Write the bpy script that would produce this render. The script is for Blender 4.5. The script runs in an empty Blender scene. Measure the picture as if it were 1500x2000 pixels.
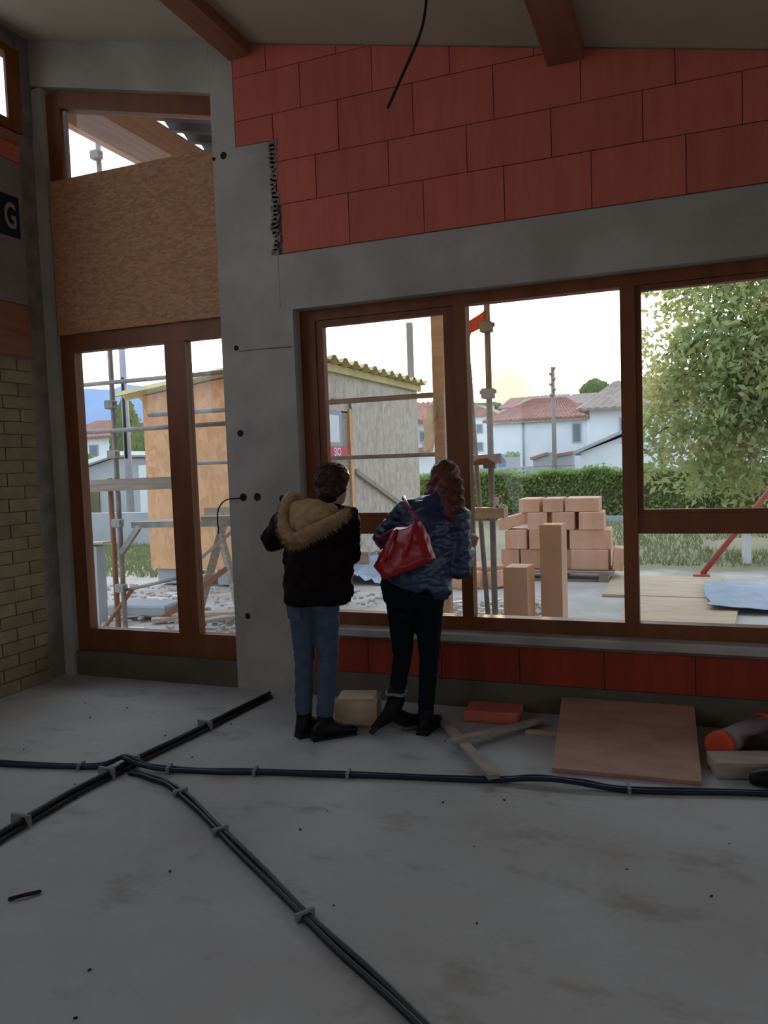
import bpy, math, random
import numpy as np
from mathutils import Vector, Matrix
random.seed(7); rng = np.random.default_rng(7)
S = bpy.context.scene; COL = S.collection

# ------------------------------------------------------------------ camera
PITCH, ROLL, YAW, FPX = 0.06249168, -0.03586113, 0.37034738, 1523.3
cam = bpy.data.cameras.new('camera'); camo = bpy.data.objects.new('camera', cam); COL.objects.link(camo)
S.camera = camo
cam.sensor_fit = 'VERTICAL'; cam.sensor_height = 24.0; cam.lens = FPX / 2000 * 24.0
cam.clip_start = 0.05; cam.clip_end = 3000
_f = Vector((-math.sin(YAW) * math.cos(PITCH), math.cos(YAW) * math.cos(PITCH), -math.sin(PITCH)))
_r = Vector((math.cos(YAW), math.sin(YAW), 0)); _u = _r.cross(_f)
_r2 = _r * math.cos(ROLL) + _u * math.sin(ROLL); _u2 = _u * math.cos(ROLL) - _r * math.sin(ROLL)
camo.matrix_world = Matrix(((_r2.x, _u2.x, -_f.x, 0), (_r2.y, _u2.y, -_f.y, 0), (_r2.z, _u2.z, -_f.z, 1.55), (0, 0, 0, 1)))

# ------------------------------------------------------------------ sky, sun, exposure
SUN_AZ, SUN_EL = math.radians(-12.0), math.radians(4.6)
SUN_DIR = Vector((math.sin(SUN_AZ) * math.cos(SUN_EL), math.cos(SUN_AZ) * math.cos(SUN_EL), math.sin(SUN_EL)))
W = bpy.data.worlds.new('evening_sky'); S.world = W; W.use_nodes = True
nt = W.node_tree; nt.nodes.clear()
def N(t, **kw):
    n = nt.nodes.new(t)
    for k, v in kw.items():
        if k.startswith('i_'): n.inputs[int(k[2:])].default_value = v
        else: setattr(n, k, v)
    return n
def LK(a, b): nt.links.new(a, b)
tc = N('ShaderNodeTexCoord'); nrm = N('ShaderNodeVectorMath', operation='NORMALIZE'); LK(tc.outputs['Generated'], nrm.inputs[0])
dt = N('ShaderNodeVectorMath', operation='DOT_PRODUCT'); LK(nrm.outputs[0], dt.inputs[0]); dt.inputs[1].default_value = SUN_DIR
mr = N('ShaderNodeMapRange'); LK(dt.outputs['Value'], mr.inputs[0]); mr.inputs[1].default_value = -1; mr.inputs[2].default_value = 1
p1 = N('ShaderNodeMath', operation='POWER'); LK(mr.outputs[0], p1.inputs[0]); p1.inputs[1].default_value = 9      # wide pale glow towards the sunset
p2 = N('ShaderNodeMath', operation='POWER'); LK(mr.outputs[0], p2.inputs[0]); p2.inputs[1].default_value = 420    # tight warm glow round the sun
sx = N('ShaderNodeSeparateXYZ'); LK(nrm.outputs[0], sx.inputs[0])
zr = N('ShaderNodeMapRange'); LK(sx.outputs[2], zr.inputs[0]); zr.inputs[1].default_value = 0; zr.inputs[2].default_value = 0.8
base = N('ShaderNodeMix', data_type='RGBA'); LK(zr.outputs[0], base.inputs[0])
base.inputs[6].default_value = (0.72, 0.80, 0.90, 1); base.inputs[7].default_value = (0.42, 0.56, 0.82, 1)
cn = N('ShaderNodeTexNoise'); cmap = N('ShaderNodeMapping'); cmap.inputs['Scale'].default_value = (3, 3, 12)
LK(nrm.outputs[0], cmap.inputs[0]); LK(cmap.outputs[0], cn.inputs[0]); cn.inputs['Scale'].default_value = 1.6; cn.inputs['Detail'].default_value = 5
cr = N('ShaderNodeMapRange'); LK(cn.outputs[0], cr.inputs[0]); cr.inputs[1].default_value = 0.45; cr.inputs[2].default_value = 0.7
cl = N('ShaderNodeMix', data_type='RGBA'); LK(cr.outputs[0], cl.inputs[0]); LK(base.outputs[2], cl.inputs[6]); cl.inputs[7].default_value = (0.85, 0.90, 0.95, 1)
def scaled(src, col):
    m = N('ShaderNodeVectorMath', operation='SCALE'); m.inputs[0].default_value = col[:3]; LK(src.outputs[0], m.inputs['Scale']); return m
g1 = scaled(p1, (1.5, 1.5, 1.42)); g2 = scaled(p2, (3.2, 1.6, 0.3))
a1 = N('ShaderNodeVectorMath', operation='ADD'); LK(cl.outputs[2], a1.inputs[0]); LK(g1.outputs[0], a1.inputs[1])
a2 = N('ShaderNodeVectorMath', operation='ADD'); LK(a1.outputs[0], a2.inputs[0]); LK(g2.outputs[0], a2.inputs[1])
p3 = N('ShaderNodeMath', operation='POWER'); LK(mr.outputs[0], p3.inputs[0]); p3.inputs[1].default_value = 260
p3c = N('ShaderNodeMath', operation='MULTIPLY'); LK(p3.outputs[0], p3c.inputs[0]); p3c.inputs[1].default_value = 0.95
wm = N('ShaderNodeMix', data_type='RGBA'); LK(p3c.outputs[0], wm.inputs[0]); LK(a2.outputs[0], wm.inputs[6]); wm.inputs[7].default_value = (2.6, 0.95, 0.24, 1)
bg = N('ShaderNodeBackground'); LK(wm.outputs[2], bg.inputs[0]); bg.inputs[1].default_value = 1.0
wo = N('ShaderNodeOutputWorld'); LK(bg.outputs[0], wo.inputs[0])
sl = bpy.data.lights.new('low_sun', 'SUN'); sl.energy = 3.0; sl.color = (1.0, 0.66, 0.36); sl.angle = math.radians(2.5)
slo = bpy.data.objects.new('low_sun', sl); COL.objects.link(slo)
slo.rotation_euler = SUN_DIR.to_track_quat('Z', 'Y').to_euler(); slo.location = (-10, 40, 8)
S.view_settings.view_transform = 'Standard'; S.view_settings.look = 'None'
S.view_settings.exposure = 1.1; S.view_settings.gamma = 1.0; S.view_settings.use_curve_mapping = False
S.cycles.max_bounces = 8; S.cycles.diffuse_bounces = 5; S.cycles.transparent_max_bounces = 12

# ------------------------------------------------------------------ materials
def mat(name, c1, c2=None, scale=6.0, rough=0.85, bump=0.0, stretch=(1, 1, 1), detail=5, lo=0.35, hi=0.65, metal=0.0, rand=0.0, spec=0.3,
        wave=None, bscale=None, space='Object', voro=False, trans=0.0):
    m = bpy.data.materials.new(name); m.use_nodes = True
    t = m.node_tree; b = t.nodes['Principled BSDF']; L = t.links.new
    b.inputs['Roughness'].default_value = rough; b.inputs['Metallic'].default_value = metal
    b.inputs['Specular IOR Level'].default_value = spec
    if c2 is None: c2 = tuple(0.82 * c for c in c1)
    co = t.nodes.new('ShaderNodeTexCoord'); mp = t.nodes.new('ShaderNodeMapping'); mp.inputs['Scale'].default_value = stretch
    if space == 'World':
        ge = t.nodes.new('ShaderNodeNewGeometry'); L(ge.outputs['Position'], mp.inputs[0])
    else: L(co.outputs['Object'], mp.inputs[0])
    if voro:
        no = t.nodes.new('ShaderNodeTexVoronoi'); no.inputs['Scale'].default_value = scale; no.inputs['Randomness'].default_value = 1
        L(mp.outputs[0], no.inputs['Vector'])
        sp = t.nodes.new('ShaderNodeSeparateColor'); L(no.outputs['Color'], sp.inputs[0]); fac = sp.outputs[0]; lo, hi = 0, 1
    else:
        no = t.nodes.new('ShaderNodeTexNoise'); no.inputs['Scale'].default_value = scale; no.inputs['Detail'].default_value = detail
        L(mp.outputs[0], no.inputs['Vector']); fac = no.outputs[0]
    r = t.nodes.new('ShaderNodeMapRange'); r.inputs[1].default_value = lo; r.inputs[2].default_value = hi; L(fac, r.inputs[0])
    mx = t.nodes.new('ShaderNodeMix'); mx.data_type = 'RGBA'; L(r.outputs[0], mx.inputs[0])
    mx.inputs[6].default_value = (*c1, 1); mx.inputs[7].default_value = (*c2, 1)
    out = mx.outputs[2]
    if rand:
        oi = t.nodes.new('ShaderNodeObjectInfo'); rr = t.nodes.new('ShaderNodeMapRange'); L(oi.outputs['Random'], rr.inputs[0])
        rr.inputs[3].default_value = 1 - rand; rr.inputs[4].default_value = 1 + rand
        vm = t.nodes.new('ShaderNodeVectorMath'); vm.operation = 'SCALE'; L(out, vm.inputs[0]); L(rr.outputs[0], vm.inputs['Scale']); out = vm.outputs[0]
    L(out, b.inputs['Base Color'])
    h = None
    if bump:
        bn = t.nodes.new('ShaderNodeTexNoise'); bn.inputs['Scale'].default_value = bscale or scale * 4; bn.inputs['Detail'].default_value = 6
        L(mp.outputs[0], bn.inputs['Vector']); h = bn.outputs[0]
    if wave:
        wv = t.nodes.new('ShaderNodeTexWave'); wv.bands_direction = wave[0]; wv.inputs['Scale'].default_value = wave[1]
        wv.inputs['Distortion'].default_value = 0.3
        L((co.outputs['Object'] if space != 'World' else ge.outputs['Position']), wv.inputs['Vector']); h2 = wv.outputs['Fac']
        if h is not None:
            ad = t.nodes.new('ShaderNodeMath'); ad.operation = 'ADD'; L(h, ad.inputs[0]); L(h2, ad.inputs[1]); h = ad.outputs[0]
        else: h = h2
    if h is not None:
        bp = t.nodes.new('ShaderNodeBump'); bp.inputs['Strength'].default_value = bump or 0.3; bp.inputs['Distance'].default_value = 0.02
        L(h, bp.inputs['Height']); L(bp.outputs[0], b.inputs['Normal'])
    if trans:
        tr = t.nodes.new('ShaderNodeBsdfTranslucent'); L(out, tr.inputs[0]); ms = t.nodes.new('ShaderNodeMixShader'); ms.inputs[0].default_value = trans
        L(b.outputs[0], ms.inputs[1]); L(tr.outputs[0], ms.inputs[2]); L(ms.outputs[0], t.nodes['Material Output'].inputs[0])
    return m
def glass_mat():
    m = bpy.data.materials.new('clear_glass'); m.use_nodes = True; t = m.node_tree; t.nodes.clear()
    tr = t.nodes.new('ShaderNodeBsdfTransparent'); tr.inputs[0].default_value = (0.96, 0.98, 0.97, 1)
    gl = t.nodes.new('ShaderNodeBsdfGlossy'); gl.inputs['Roughness'].default_value = 0.0
    ge = t.nodes.new('ShaderNodeNewGeometry'); dp = t.nodes.new('ShaderNodeVectorMath'); dp.operation = 'DOT_PRODUCT'     # Schlick reflectance, same on both faces
    t.links.new(ge.outputs['Incoming'], dp.inputs[0]); t.links.new(ge.outputs['Normal'], dp.inputs[1]); last = dp.outputs['Value']
    for op, a, b in (('ABSOLUTE', None, None), ('SUBTRACT', 1.0, None), ('POWER', None, 5.0), ('MULTIPLY', None, 0.97), ('ADD', None, 0.025)):
        n = t.nodes.new('ShaderNodeMath'); n.operation = op
        if a is not None: n.inputs[0].default_value = a; t.links.new(last, n.inputs[1])
        else:
            t.links.new(last, n.inputs[0])
            if b is not None: n.inputs[1].default_value = b
        last = n.outputs[0]
    mx = t.nodes.new('ShaderNodeMixShader'); o = t.nodes.new('ShaderNodeOutputMaterial')
    t.links.new(last, mx.inputs[0]); t.links.new(tr.outputs[0], mx.inputs[1]); t.links.new(gl.outputs[0], mx.inputs[2]); t.links.new(mx.outputs[0], o.inputs[0])
    return m
M = dict(
    glass=glass_mat(),
    concrete=mat('cast_concrete', (0.44, 0.41, 0.365), (0.32, 0.295, 0.26), 2.2, 0.9, 0.2, detail=8, bscale=25, space='World'),
    dampconcrete=mat('damp_base_concrete', (0.15, 0.125, 0.09), (0.10, 0.085, 0.06), 2.2, 0.9, 0.2, detail=8, bscale=25, space='World'),  # cast concrete with the shade at the wall foot put into its colour
    mortar=mat('mortar', (0.26, 0.22, 0.19), (0.18, 0.15, 0.13), 9, 0.95, 0.4),
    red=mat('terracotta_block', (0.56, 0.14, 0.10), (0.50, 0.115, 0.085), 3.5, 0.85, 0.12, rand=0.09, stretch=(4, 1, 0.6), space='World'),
    damp=mat('damp_terracotta_block', (0.32, 0.04, 0.018), (0.25, 0.034, 0.016), 3.5, 0.85, 0.12, rand=0.09, stretch=(4, 1, 0.6), space='World'),  # terracotta darkened in colour to stand for the shade below the window
    cream=mat('cream_brick', (0.27, 0.215, 0.12), (0.21, 0.165, 0.095), 8, 0.9, 0.3, rand=0.10),
    wood=mat('stained_wood', (0.215, 0.072, 0.026), (0.155, 0.05, 0.018), 5, 0.5, 0.06, stretch=(2, 2, 0.4)),
    glulam=mat('glulam', (0.34, 0.14, 0.085), (0.27, 0.105, 0.06), 4, 0.7, 0.05, stretch=(3, 0.3, 6)),
    canopywood=mat('canopy_glulam', (0.62, 0.37, 0.25), (0.52, 0.30, 0.20), 4, 0.7, 0.05, stretch=(3, 0.3, 6)),
    ceil=mat('ceiling_board', (0.48, 0.44, 0.34), (0.42, 0.385, 0.295), 1.2, 0.95, 0.05),
    osb=mat('chipboard', (0.52, 0.285, 0.155), (0.36, 0.175, 0.085), 26, 0.8, 0.25, stretch=(1, 1, 2.6), voro=True, bscale=40),
    osbg=mat('weathered_chipboard', (0.56, 0.48, 0.41), (0.42, 0.35, 0.29), 14, 0.85, 0.3, stretch=(1, 1, 0.6), voro=True, bscale=40),  # greyer chipboard tone for the shed's right side and rear
    osbo=mat('orange_chipboard', (0.74, 0.43, 0.24), (0.60, 0.33, 0.17), 14, 0.85, 0.3, stretch=(1, 1, 0.6), voro=True, bscale=40),
    steeldeck=mat('dark_steel_deck', (0.10, 0.105, 0.12), (0.07, 0.075, 0.09), 3, 0.5, metal=0.3),
    galv=mat('galvanised_steel', (0.36, 0.34, 0.31), (0.25, 0.23, 0.21), 8, 0.6, 0.1, metal=0.25),
    rust=mat('rusty_steel', (0.36, 0.16, 0.10), (0.25, 0.12, 0.08), 10, 0.8, 0.2),
    plank=mat('weathered_plank', (0.40, 0.33, 0.27), (0.29, 0.235, 0.19), 5, 0.85, 0.15, stretch=(0.6, 3, 6)),
    pale_wood=mat('fresh_timber', (0.62, 0.47, 0.33), (0.50, 0.37, 0.25), 5, 0.8, 0.1, stretch=(0.6, 3, 4)),
    ply=mat('red_brown_plywood', (0.46, 0.25, 0.19), (0.36, 0.19, 0.145), 4, 0.75, 0.08, stretch=(1, 3, 1)),
    black=mat('black_conduit', (0.018, 0.018, 0.02), (0.012, 0.012, 0.013), 8, 0.5),
    blueblack=mat('blue_black_conduit', (0.016, 0.022, 0.05), (0.012, 0.016, 0.035), 8, 0.5),
    clip=mat('pale_cable_clip', (0.26, 0.255, 0.25), (0.18, 0.18, 0.175), 12, 0.7),
    dark=mat('dark_hole', (0.03, 0.02, 0.015), (0.02, 0.015, 0.01), 10, 0.95),
    ground=None,
    block=mat('tan_clay_block', (0.74, 0.45, 0.31), (0.64, 0.38, 0.26), 5, 0.9, 0.25, rand=0.10, wave=('X', 16)),
    blockl=mat('light_tan_block', (0.78, 0.50, 0.34), (0.68, 0.43, 0.29), 4, 0.9, 0.2, rand=0.05),
    white=mat('white_render', (0.76, 0.79, 0.82), (0.70, 0.73, 0.76), 1.5, 0.9, 0.05),
    greyrender=mat('grey_render', (0.42, 0.44, 0.46), (0.35, 0.37, 0.39), 1.5, 0.9, 0.05),
    tile=mat('roof_tile', (0.42, 0.21, 0.16), (0.32, 0.16, 0.125), 2.5, 0.85, 0.15),
    tileg=mat('grey_brown_roof_tile', (0.40, 0.31, 0.26), (0.31, 0.24, 0.20), 2.5, 0.85, 0.15),
    winglass=mat('far_window_glass', (0.12, 0.16, 0.20), (0.09, 0.12, 0.15), 2, 0.15, spec=0.6),
    yellowroof=mat('yellowed_corrugated_sheet', (0.62, 0.52, 0.24), (0.50, 0.41, 0.19), 3, 0.7, 0.1),
    leaf=mat('tree_leaf', (0.36, 0.43, 0.19), (0.50, 0.49, 0.22), 1.4, 0.6, trans=0.45, lo=0.45, hi=0.75),
    hedgeleaf=mat('hedge_leaf', (0.18, 0.25, 0.08), (0.29, 0.40, 0.12), 2.0, 0.6, trans=0.35),
    hedgecore=mat('hedge_core', (0.11, 0.105, 0.06), (0.15, 0.135, 0.08), 3, 0.9),
    fartree=mat('far_tree', (0.10, 0.15, 0.05), (0.16, 0.18, 0.07), 0.7, 0.9, 0.5),
    bark=mat('bark', (0.16, 0.12, 0.09), (0.10, 0.08, 0.06), 8, 0.95, 0.5),
    polewood=mat('utility_pole_wood', (0.30, 0.26, 0.24), (0.22, 0.19, 0.18), 3, 0.9, 0.2, stretch=(3, 3, 0.3)),
    polepale=mat('pale_utility_pole', (0.42, 0.41, 0.46), (0.34, 0.33, 0.38), 2, 0.8),
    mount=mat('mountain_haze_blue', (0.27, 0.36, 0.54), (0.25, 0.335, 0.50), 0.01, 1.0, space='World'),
    hill=mat('hillside', (0.16, 0.17, 0.08), (0.24, 0.21, 0.10), 0.05, 1.0, space='World'),
    grass=mat('grass_blade', (0.18, 0.24, 0.10), (0.26, 0.28, 0.14), 2, 0.7, trans=0.3),
    redpaint=mat('red_painted_steel', (0.46, 0.10, 0.08), (0.36, 0.08, 0.06), 6, 0.5),
    redcloth=mat('red_rag', (0.60, 0.16, 0.12), (0.50, 0.12, 0.09), 8, 0.9, trans=0.4),
    plastic=mat('white_plastic_film', (0.80, 0.78, 0.74), (0.70, 0.68, 0.64), 8, 0.5, trans=0.4),
    tarp=mat('blue_tarpaulin', (0.27, 0.35, 0.46), (0.38, 0.43, 0.50), 4, 0.45, 0.3),
    signred=mat('sign_red', (0.62, 0.05, 0.09), (0.55, 0.04, 0.08), 4, 0.5),
    signwhite=mat('sign_white', (0.8, 0.72, 0.70), (0.75, 0.68, 0.66), 4, 0.5),
    board=mat('grey_insulation_board', (0.30, 0.25, 0.24), (0.24, 0.20, 0.19), 5, 0.8, 0.1),
    band=mat('navy_print', (0.02, 0.018, 0.03), (0.016, 0.015, 0.025), 5, 0.8),
    letter=mat('pale_print', (0.34, 0.30, 0.29), (0.30, 0.27, 0.26), 5, 0.8),
    orange=mat('orange_plastic', (0.72, 0.10, 0.04), (0.62, 0.08, 0.03), 5, 0.5),
    tube=mat('grey_tube', (0.30, 0.25, 0.26), (0.24, 0.20, 0.21), 5, 0.6),
    brownpipe=mat('brown_pipe', (0.26, 0.12, 0.09), (0.20, 0.09, 0.07), 5, 0.6),
    stonewhite=mat('white_rubble', (0.75, 0.75, 0.74), (0.6, 0.6, 0.6), 5, 0.9),
    gravel=mat('rubble_stone', (0.56, 0.52, 0.47), (0.43, 0.395, 0.36), 3, 0.95, rand=0.1),
    skin=mat('skin', (0.52, 0.30, 0.21), (0.47, 0.26, 0.18), 12, 0.55),
    hair_d=mat('auburn_dark_hair', (0.06, 0.018, 0.009), (0.035, 0.011, 0.007), 30, 0.45, 0.4, stretch=(1, 1, 0.15), trans=0.25),
    hair_r=mat('red_brown_hair', (0.12, 0.03, 0.018), (0.08, 0.02, 0.012), 30, 0.45, 0.4, stretch=(1, 1, 0.12)),
    coat=mat('dark_parka', (0.012, 0.007, 0.007), (0.008, 0.005, 0.005), 14, 0.9, 0.25, bscale=10, spec=0.08),
    hood=mat('beige_hood_lining', (0.40, 0.27, 0.14), (0.32, 0.21, 0.10), 14, 0.9, 0.2),
    fur=mat('brown_fur', (0.30, 0.17, 0.09), (0.42, 0.27, 0.16), 18, 0.9),
    denim=mat('blue_denim', (0.062, 0.092, 0.135), (0.045, 0.068, 0.10), 18, 0.85, 0.2),
    denimd=mat('dark_navy_denim', (0.009, 0.011, 0.019), (0.006, 0.008, 0.013), 18, 0.9, 0.2, spec=0.08),
    boot=mat('black_leather', (0.007, 0.006, 0.006), (0.005, 0.0045, 0.0045), 10, 0.5, spec=0.2),
    puffer=mat('navy_puffer', (0.022, 0.038, 0.095), (0.016, 0.028, 0.07), 10, 0.38, 0.15, spec=0.5),
    bag=mat('red_bag', (0.36, 0.008, 0.018), (0.31, 0.006, 0.014), 6, 0.3, spec=0.5),
    carw=mat('white_car_paint', (0.6, 0.65, 0.7), (0.55, 0.6, 0.66), 2, 0.2, spec=0.6),
    carb=mat('blue_car_paint', (0.16, 0.25, 0.42), (0.14, 0.22, 0.38), 2, 0.2, spec=0.6),
    rubber=mat('rubber', (0.02, 0.02, 0.02), (0.015, 0.015, 0.015), 5, 0.8),
)
def ground_mat():
    m = bpy.data.materials.new('outdoor_ground'); m.use_nodes = True; t = m.node_tree; b = t.nodes['Principled BSDF']; L = t.links.new
    b.inputs['Roughness'].default_value = 0.95
    ge = t.nodes.new('ShaderNodeNewGeometry'); sp = t.nodes.new('ShaderNodeSeparateXYZ'); L(ge.outputs['Position'], sp.inputs[0])
    def noise(sc, c1, c2, lo=0.35, hi=0.65):
        n = t.nodes.new('ShaderNodeTexNoise'); n.inputs['Scale'].default_value = sc; n.inputs['Detail'].default_value = 7; L(ge.outputs['Position'], n.inputs['Vector'])
        r = t.nodes.new('ShaderNodeMapRange'); r.inputs[1].default_value = lo; r.inputs[2].default_value = hi; L(n.outputs[0], r.inputs[0])
        x = t.nodes.new('ShaderNodeMix'); x.data_type = 'RGBA'; L(r.outputs[0], x.inputs[0]); x.inputs[6].default_value = (*c1, 1); x.inputs[7].default_value = (*c2, 1)
        return x.outputs[2], n.outputs[0]
    slab, n1 = noise(1.6, (0.60, 0.545, 0.50), (0.47, 0.425, 0.385))
    soil, n2 = noise(0.9, (0.22, 0.22, 0.11), (0.32, 0.25, 0.18))
    ad = t.nodes.new('ShaderNodeMath'); ad.operation = 'ADD'; L(sp.outputs[1], ad.inputs[0])
    ml = t.nodes.new('ShaderNodeMath'); ml.operation = 'MULTIPLY'; L(n1, ml.inputs[0]); ml.inputs[1].default_value = 1.2; L(ml.outputs[0], ad.inputs[1])
    r = t.nodes.new('ShaderNodeMapRange'); r.inputs[1].default_value = 11.3; r.inputs[2].default_value = 12.0; L(ad.outputs[0], r.inputs[0])
    x = t.nodes.new('ShaderNodeMix'); x.data_type = 'RGBA'; L(r.outputs[0], x.inputs[0]); L(slab, x.inputs[6]); L(soil, x.inputs[7])
    L(x.outputs[2], b.inputs['Base Color'])
    bn = t.nodes.new('ShaderNodeTexNoise'); bn.inputs['Scale'].default_value = 9; bn.inputs['Detail'].default_value = 8; L(ge.outputs['Position'], bn.inputs['Vector'])
    bp = t.nodes.new('ShaderNodeBump'); bp.inputs['Strength'].default_value = 0.6; bp.inputs['Distance'].default_value = 0.05; L(bn.outputs[0], bp.inputs['Height']); L(bp.outputs[0], b.inputs['Normal'])
    return m
M['ground'] = ground_mat()
def floor_mat():
    m = bpy.data.materials.new('stained_floor_concrete'); m.use_nodes = True; t = m.node_tree; b = t.nodes['Principled BSDF']; L = t.links.new
    b.inputs['Roughness'].default_value = 0.8; b.inputs['Specular IOR Level'].default_value = 0.25
    ge = t.nodes.new('ShaderNodeNewGeometry'); out = None
    for sc, c, lo, hi, st, amt in ((0.8, (0.35, 0.325, 0.295), 0.42, 0.72, (1, 1, 1), 1.0), (2.3, (0.245, 0.21, 0.175), 0.56, 0.74, (1, 1.6, 1), 0.8), (7.0, (0.52, 0.51, 0.49), 0.58, 0.75, (1, 1, 1), 0.55), (1.5, (0.29, 0.215, 0.155), 0.62, 0.76, (0.8, 2.2, 1), 0.8)):
        mp = t.nodes.new('ShaderNodeMapping'); mp.inputs['Scale'].default_value = st; mp.inputs['Location'].default_value = (sc * 3, sc, 0); L(ge.outputs['Position'], mp.inputs[0])
        n = t.nodes.new('ShaderNodeTexNoise'); n.inputs['Scale'].default_value = sc; n.inputs['Detail'].default_value = 9; n.inputs['Roughness'].default_value = 0.62; L(mp.outputs[0], n.inputs['Vector'])
        r = t.nodes.new('ShaderNodeMapRange'); r.inputs[1].default_value = lo; r.inputs[2].default_value = hi; r.inputs[4].default_value = amt; L(n.outputs[0], r.inputs[0])
        x = t.nodes.new('ShaderNodeMix'); x.data_type = 'RGBA'; L(r.outputs[0], x.inputs[0]); x.inputs[7].default_value = (*c, 1)
        if out is None: x.inputs[6].default_value = (0.45, 0.445, 0.43, 1)
        else: L(out, x.inputs[6])
        out = x.outputs[2]
    L(out, b.inputs['Base Color'])
    bn = t.nodes.new('ShaderNodeTexNoise'); bn.inputs['Scale'].default_value = 22; bn.inputs['Detail'].default_value = 8; L(ge.outputs['Position'], bn.inputs['Vector'])
    bp = t.nodes.new('ShaderNodeBump'); bp.inputs['Strength'].default_value = 0.3; bp.inputs['Distance'].default_value = 0.015; L(bn.outputs[0], bp.inputs['Height']); L(bp.outputs[0], b.inputs['Normal'])
    return m
M['floor'] = floor_mat()

# ------------------------------------------------------------------ helpers
WL = {}
def tag(o, label=None, cat=None, group=None, kind=None):
    if label: o['label'] = label
    if cat: o['category'] = cat
    if group: o['group'] = group
    if kind: o['kind'] = kind
    return o
def empty(name, loc, label=None, cat=None, group=None, kind=None):
    o = bpy.data.objects.new(name, None); o.empty_display_size = 0.1; COL.objects.link(o); o.location = loc; WL[o.name] = Vector(loc)
    return tag(o, label, cat, group, kind)
def link(name, me, m=None, parent=None, loc=None):
    """me is in world coordinates; the object is put at loc (or shares its parent's origin) and the mesh is shifted to suit"""
    o = bpy.data.objects.new(name, me); COL.objects.link(o)
    org = Vector(loc) if loc is not None else (WL[parent.name] if parent else Vector((0, 0, 0)))
    if org.length: me.transform(Matrix.Translation(-org))
    if parent: o.parent = parent; o.location = org - WL[parent.name]
    else: o.location = org
    WL[o.name] = org
    if m:
        me.materials.clear(); me.materials.append(m)
    return o
class MB:
    def __init__(s): s.v = []; s.f = []; s.sm = []
    def add(s, vs, fs, smooth=False):
        n = len(s.v); s.v += [tuple(p) for p in vs]; s.f += [tuple(i + n for i in f) for f in fs]; s.sm += [smooth] * len(fs); return s
    def box(s, x0, x1, y0, y1, z0, z1):
        return s.add([(x0, y0, z0), (x1, y0, z0), (x1, y1, z0), (x0, y1, z0), (x0, y0, z1), (x1, y0, z1), (x1, y1, z1), (x0, y1, z1)],
                     [(3, 2, 1, 0), (4, 5, 6, 7), (0, 1, 5, 4), (1, 2, 6, 5), (2, 3, 7, 6), (3, 0, 4, 7)])
    def cbox(s, c, size, rz=0, rx=0, ry=0, ch=0.0):
        R = Matrix.Rotation(rz, 3, 'Z') @ Matrix.Rotation(ry, 3, 'Y') @ Matrix.Rotation(rx, 3, 'X'); hx, hy, hz = [a / 2 for a in size]; c = Vector(c)
        if ch <= 0:
            p = [(-hx, -hy, -hz), (hx, -hy, -hz), (hx, hy, -hz), (-hx, hy, -hz), (-hx, -hy, hz), (hx, -hy, hz), (hx, hy, hz), (-hx, hy, hz)]
            return s.add([c + R @ Vector(q) for q in p], [(3, 2, 1, 0), (4, 5, 6, 7), (0, 1, 5, 4), (1, 2, 6, 5), (2, 3, 7, 6), (3, 0, 4, 7)])
        p = []
        for z, k in ((-hz, ch), (-hz + ch, 0), (hz - ch, 0), (hz, ch)):
            p += [(-hx + k, -hy + k, z), (hx - k, -hy + k, z), (hx - k, hy - k, z), (-hx + k, hy - k, z)]
        fs = [(3, 2, 1, 0), (12, 13, 14, 15)]
        for L in range(3):
            for i in range(4): fs.append((L * 4 + i, L * 4 + (i + 1) % 4, L * 4 + 4 + (i + 1) % 4, L * 4 + 4 + i))
        return s.add([c + R @ Vector(q) for q in p], fs)
    def bar(s, p, q, w, h, up=(0, 0, 1)):
        p, q = Vector(p), Vector(q); d = (q - p).normalized(); u = Vector(up)
        if abs(d.dot(u)) > 0.98: u = Vector((0, 1, 0))
        r = d.cross(u).normalized(); u = r.cross(d)
        vs = [e + r * a * w / 2 + u * b * h / 2 for e in (p, q) for a, b in ((-1, -1), (1, -1), (1, 1), (-1, 1))]
        return s.add(vs, [(0, 1, 2, 3), (7, 6, 5, 4), (0, 4, 5, 1), (1, 5, 6, 2), (2, 6, 7, 3), (3, 7, 4, 0)])
    def path(s, pts, rad, n=10, cap=True):
        pts = [Vector(p) for p in pts]; rs = rad if isinstance(rad, (list, tuple)) else [rad] * len(pts); vs = []; prev = None
        for i, p in enumerate(pts):
            d = (pts[min(i + 1, len(pts) - 1)] - pts[max(i - 1, 0)]).normalized()
            if prev is None:
                u = Vector((0, 0, 1)) if abs(d.z) < 0.9 else Vector((1, 0, 0)); u = (u - d * u.dot(d)).normalized()
            else: u = (prev - d * prev.dot(d)).normalized()
            prev = u; w = d.cross(u)
            vs += [p + (u * math.cos(2 * math.pi * k / n) + w * math.sin(2 * math.pi * k / n)) * rs[i] for k in range(n)]
        fs = [(i * n + k, i * n + (k + 1) % n, (i + 1) * n + (k + 1) % n, (i + 1) * n + k) for i in range(len(pts) - 1) for k in range(n)]
        s.add(vs, fs, True)
        if cap:
            b = len(s.v) - len(vs); s.f += [tuple(b + k for k in range(n))[::-1], tuple(b + (len(pts) - 1) * n + k for k in range(n))]; s.sm += [False, False]
        return s
    def tube(s, p, q, r, n=10, r2=None): return s.path([p, q], [r, r if r2 is None else r2], n)
    def prism(s, poly, vec):
        n = len(poly); vec = Vector(vec); vs = [Vector(p) for p in poly] + [Vector(p) + vec for p in poly]
        return s.add(vs, [tuple(range(n))[::-1], tuple(range(n, 2 * n))] + [(i, (i + 1) % n, n + (i + 1) % n, n + i) for i in range(n)])
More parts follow.
